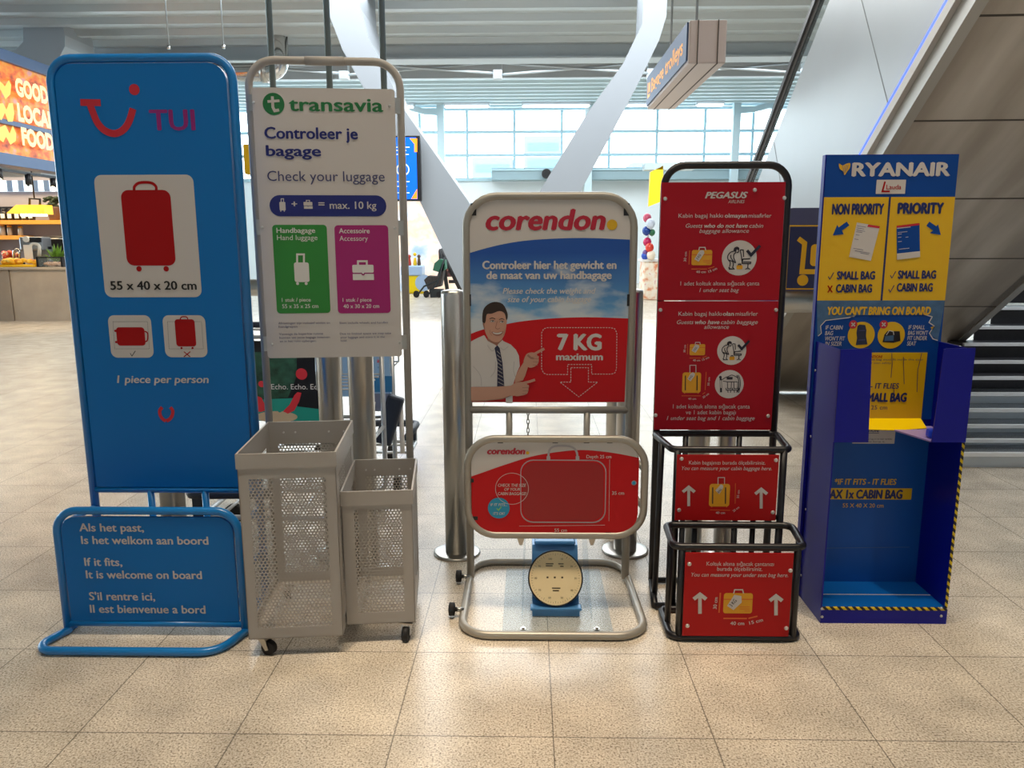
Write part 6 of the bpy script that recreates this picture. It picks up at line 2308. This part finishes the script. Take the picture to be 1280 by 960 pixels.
# torn film and the warning band
g = Gfx(F)
a, b_ = F.uv(1024, 395), F.uv(1176, 395)
film = [(1027.5, 375.8), (1176.5, 375.8), (1172.5, 425), (1171, 425), (1161.5, 416.5), (1167.5, 407), (1161, 403), (1165, 396), (1156, 393.2), (1069, 394), (1061, 397), (1032, 400.5), (1025, 407.5), (1025.5, 417), (1021.5, 420)]
fu = [F.uv(*p) for p in film]
fu[0] = (hu0, zy0); fu[1] = (hu1, zy0)
fu = [(min(max(u, hu0), hu1), v) for u, v in fu]
g.polyuv(fu, 'film_grey', 0)
g.done('film_remnant', hd, RY, 'greyish torn film')
g = Gfx(F)
g.stroke([(1172, 425.5), (1166, 423.5), (1161.5, 416.5), (1167.5, 407.5), (1161, 403), (1165, 396), (1156, 393.2)], 1.2, 'print_white', 1)
g.stroke([(1069, 394.3), (1061, 397), (1032, 400.5), (1025.5, 407.5), (1026.5, 416.5), (1022.5, 420)], 1.0, 'print_white', 1)
g.poly([(1061, 396.5), (1068, 393.8), (1068, 396)], 'print_white', 1)
g.poly([(1163, 409), (1168, 407.5), (1165, 412.5)], 'print_yellow', 1)
g.done('torn_edge', hd, RY, 'white torn edge')
g = Gfx(F)
g.text("YOU CAN'T BRING ON BOARD", 1034, 1162.5, 393.2, 9.4, 'cart_yellow', 2, .07, .12)
g.done('warning_heading', hd, RY)
g = Gfx(F)
for s, x0, x1, y in (('IF CABIN', 1031.5, 1053, 411.8), ('BAG', 1031, 1041, 418.8), ("WON'T FIT", 1031, 1055.7, 425.6), ('IN SIZER', 1031, 1051.5, 432)):
    g.text(s, x0, x1, y, 5, 'print_white', 2, .02, .15)
for s, x0, x1, y in (('IF SMALL', 1135, 1155.5, 411.5), ("BAG WON'T", 1134.5, 1159.5, 418.4), ('FIT UNDER', 1133.7, 1158, 425), ('SEAT', 1133.2, 1144.6, 431.8)):
    g.text(s, x0, x1, y, 5, 'print_white', 2, .02, .15)
g.done('warning_lettering', hd, RY)
mm('bag_dark', '#1e2440', 0.5)
mm('bag_black', '#1a1418', 0.5)
g = Gfx(F)
g.disc(1076.3, 418.8, 16.9, 'print_yellow', 1, 32)
g.poly(zp([(412, 300), (432, 285), (490, 290), (502, 340), (498, 400), (512, 482), (395, 490), (408, 420), (402, 370)], 1020, 370, .125), 'bag_dark', 2)
g.stroke(zp([(425, 345), (490, 342)], 1020, 370, .125), 1.2, 'soft_navy', 3)
g.stroke(zp([(420, 440), (490, 436)], 1020, 370, .125), 1.5, 'soft_navy', 3)
g.disc(1066.2, 405.5, 5.2, 'brand_red', 2, 20)
g.stroke([(1064, 403.3), (1068.4, 407.7)], 1.5, 'print_white', 3)
g.stroke([(1068.4, 403.3), (1064, 407.7)], 1.5, 'print_white', 3)
g.done('backpack_pictogram', hd, RY, 'backpack on yellow disc with red cross')
g = Gfx(F)
g.disc(1113.8, 419, 17, 'print_yellow', 1, 32)
g.poly(zp([(662, 460), (682, 385), (712, 350), (835, 352), (842, 448), (772, 466)], 1020, 370, .125), 'bag_black', 2)
g.poly(zp([(690, 400), (775, 392), (772, 445), (680, 450)], 1020, 370, .125), 'film_grey', 3)
g.stroke(zp([(700, 390), (730, 345), (770, 355), (775, 388)], 1020, 370, .125), 1.0, 'print_white', 3)
g.disc(1104.3, 405.5, 5.2, 'brand_red', 2, 20)
g.stroke([(1102.1, 403.3), (1106.5, 407.7)], 1.5, 'print_white', 3)
g.stroke([(1106.5, 403.3), (1102.1, 407.7)], 1.5, 'print_white', 3)
g.done('holdall_pictogram', hd, RY, 'dark holdall on yellow disc with red cross')
# yellow sheet at the back of the upper bin, its lower lip bent forward
zs1, zs0 = F.uv(1125, 440.7)[1], F.uv(1122, 522.5)[1]
ysx0, ysx1 = rL + .03, F.uv(1156, 470)[0]
ysh = MB().span((ysx0, HY - .004, zs0), (ysx1, HY - .001, zs1)).build('yellow_sheet', 'print_yellow', RY, RY)
MB().prism([(ysx0 + .05, HY - .003, zs0), (ysx1 - .002, HY - .003, zs0), (ysx1 - .003, HY - .06, zs0 - .028), (ysx1 - .12, HY - .075, zs0 - .034), (ysx0 + .08, HY - .06, zs0 - .032)], (0, .002, -.003)).build('bent_lip', 'lip_yellow_lit', ysh, RY, 'bent glossy lower lip')
F2 = Face((0, HY - .004, 0))
g = Gfx(F2)
g.text('*IF IT FITS - IT FLIES', 1046, 1123, 485.6, 6.6, 'print_navy', 1, .03, .1)
g.text('MAX 1x SMALL BAG', 1040, 1132.3, 501.8, 10.4, 'print_navy', 1, .08, .08)
g.text('40 X 20 X 25 cm', 1050, 1108.7, 511.8, 5.2, 'print_navy', 1)
g.text('ATTENTION!', 1078, 1102.5, 447.4, 3.2, 'print_red', 1, .03)
g.text('Under seat bag must fit inside this sizer', 1070, 1154, 450.5, 2.4, 'print_navy', 1)
g.text('for your own safety.', 1074, 1114, 454.8, 2.4, 'print_navy', 1)
g.done('lettering', ysh, RY)
g = Gfx(F2)
for q in ([(1114.5, 441), (1115, 455), (1113.5, 472)], [(1152, 441), (1149.5, 452), (1147, 462), (1146, 490)], [(1129, 446), (1130, 480)], [(1117, 484), (1118, 500)]):
    g.stroke(q, .7, 'print_navy', 1)
g.done('cracks', ysh, RY)
# lower compartment rear wall
F3 = Face((0, rB - .006, 0))
g = Gfx(F3)
g.rrect(1066, 534, 1118.7, 554.5, .3, 'print_white', 0)
g.text('ATTENTION!', 1068, 1098.5, 540, 4, 'print_navy', 1, .04)
g.stroke([(1068, 541.3), (1098.5, 541.3)], .6, 'print_navy', 1)
g.text('Please place your bag in the sizer carefully', 1068, 1115, 549.5, 1.9, 'ink', 1)
g.text('and do not force it.', 1068, 1106, 552.8, 1.9, 'ink', 1)
g.done('notice', bb, RY, 'white paper notice')
g = Gfx(F3)
ya, yb_ = F3.uv(1085, 624.2)[1], F3.uv(1085, 610.2)[1]
g.polyuv([(rL + .06, ya), (F3.uv(1139.5, 617)[0], ya), (F3.uv(1139.5, 617)[0], yb_), (rL + .06, yb_)], 'print_yellow', 0)
g.text('MAX 1x CABIN BAG', 1029, 1127, 622.8, 10.4, 'print_navy', 1, .08, .05)
g.text('*IF IT FITS - IT FLIES', 1043, 1119.7, 605.6, 7, 'cart_yellow', 1, .035, .1)
g.text('55 X 40 X 20 cm', 1053, 1104, 634.2, 5, 'cart_yellow', 1, .005)
g.done('lettering', bb, RY)
g = Gfx(F3)
g.stroke([(1028, 685), (1137, 683.7)], .7, 'film_grey', 1)
g.done('scuff_line', bb, RY)
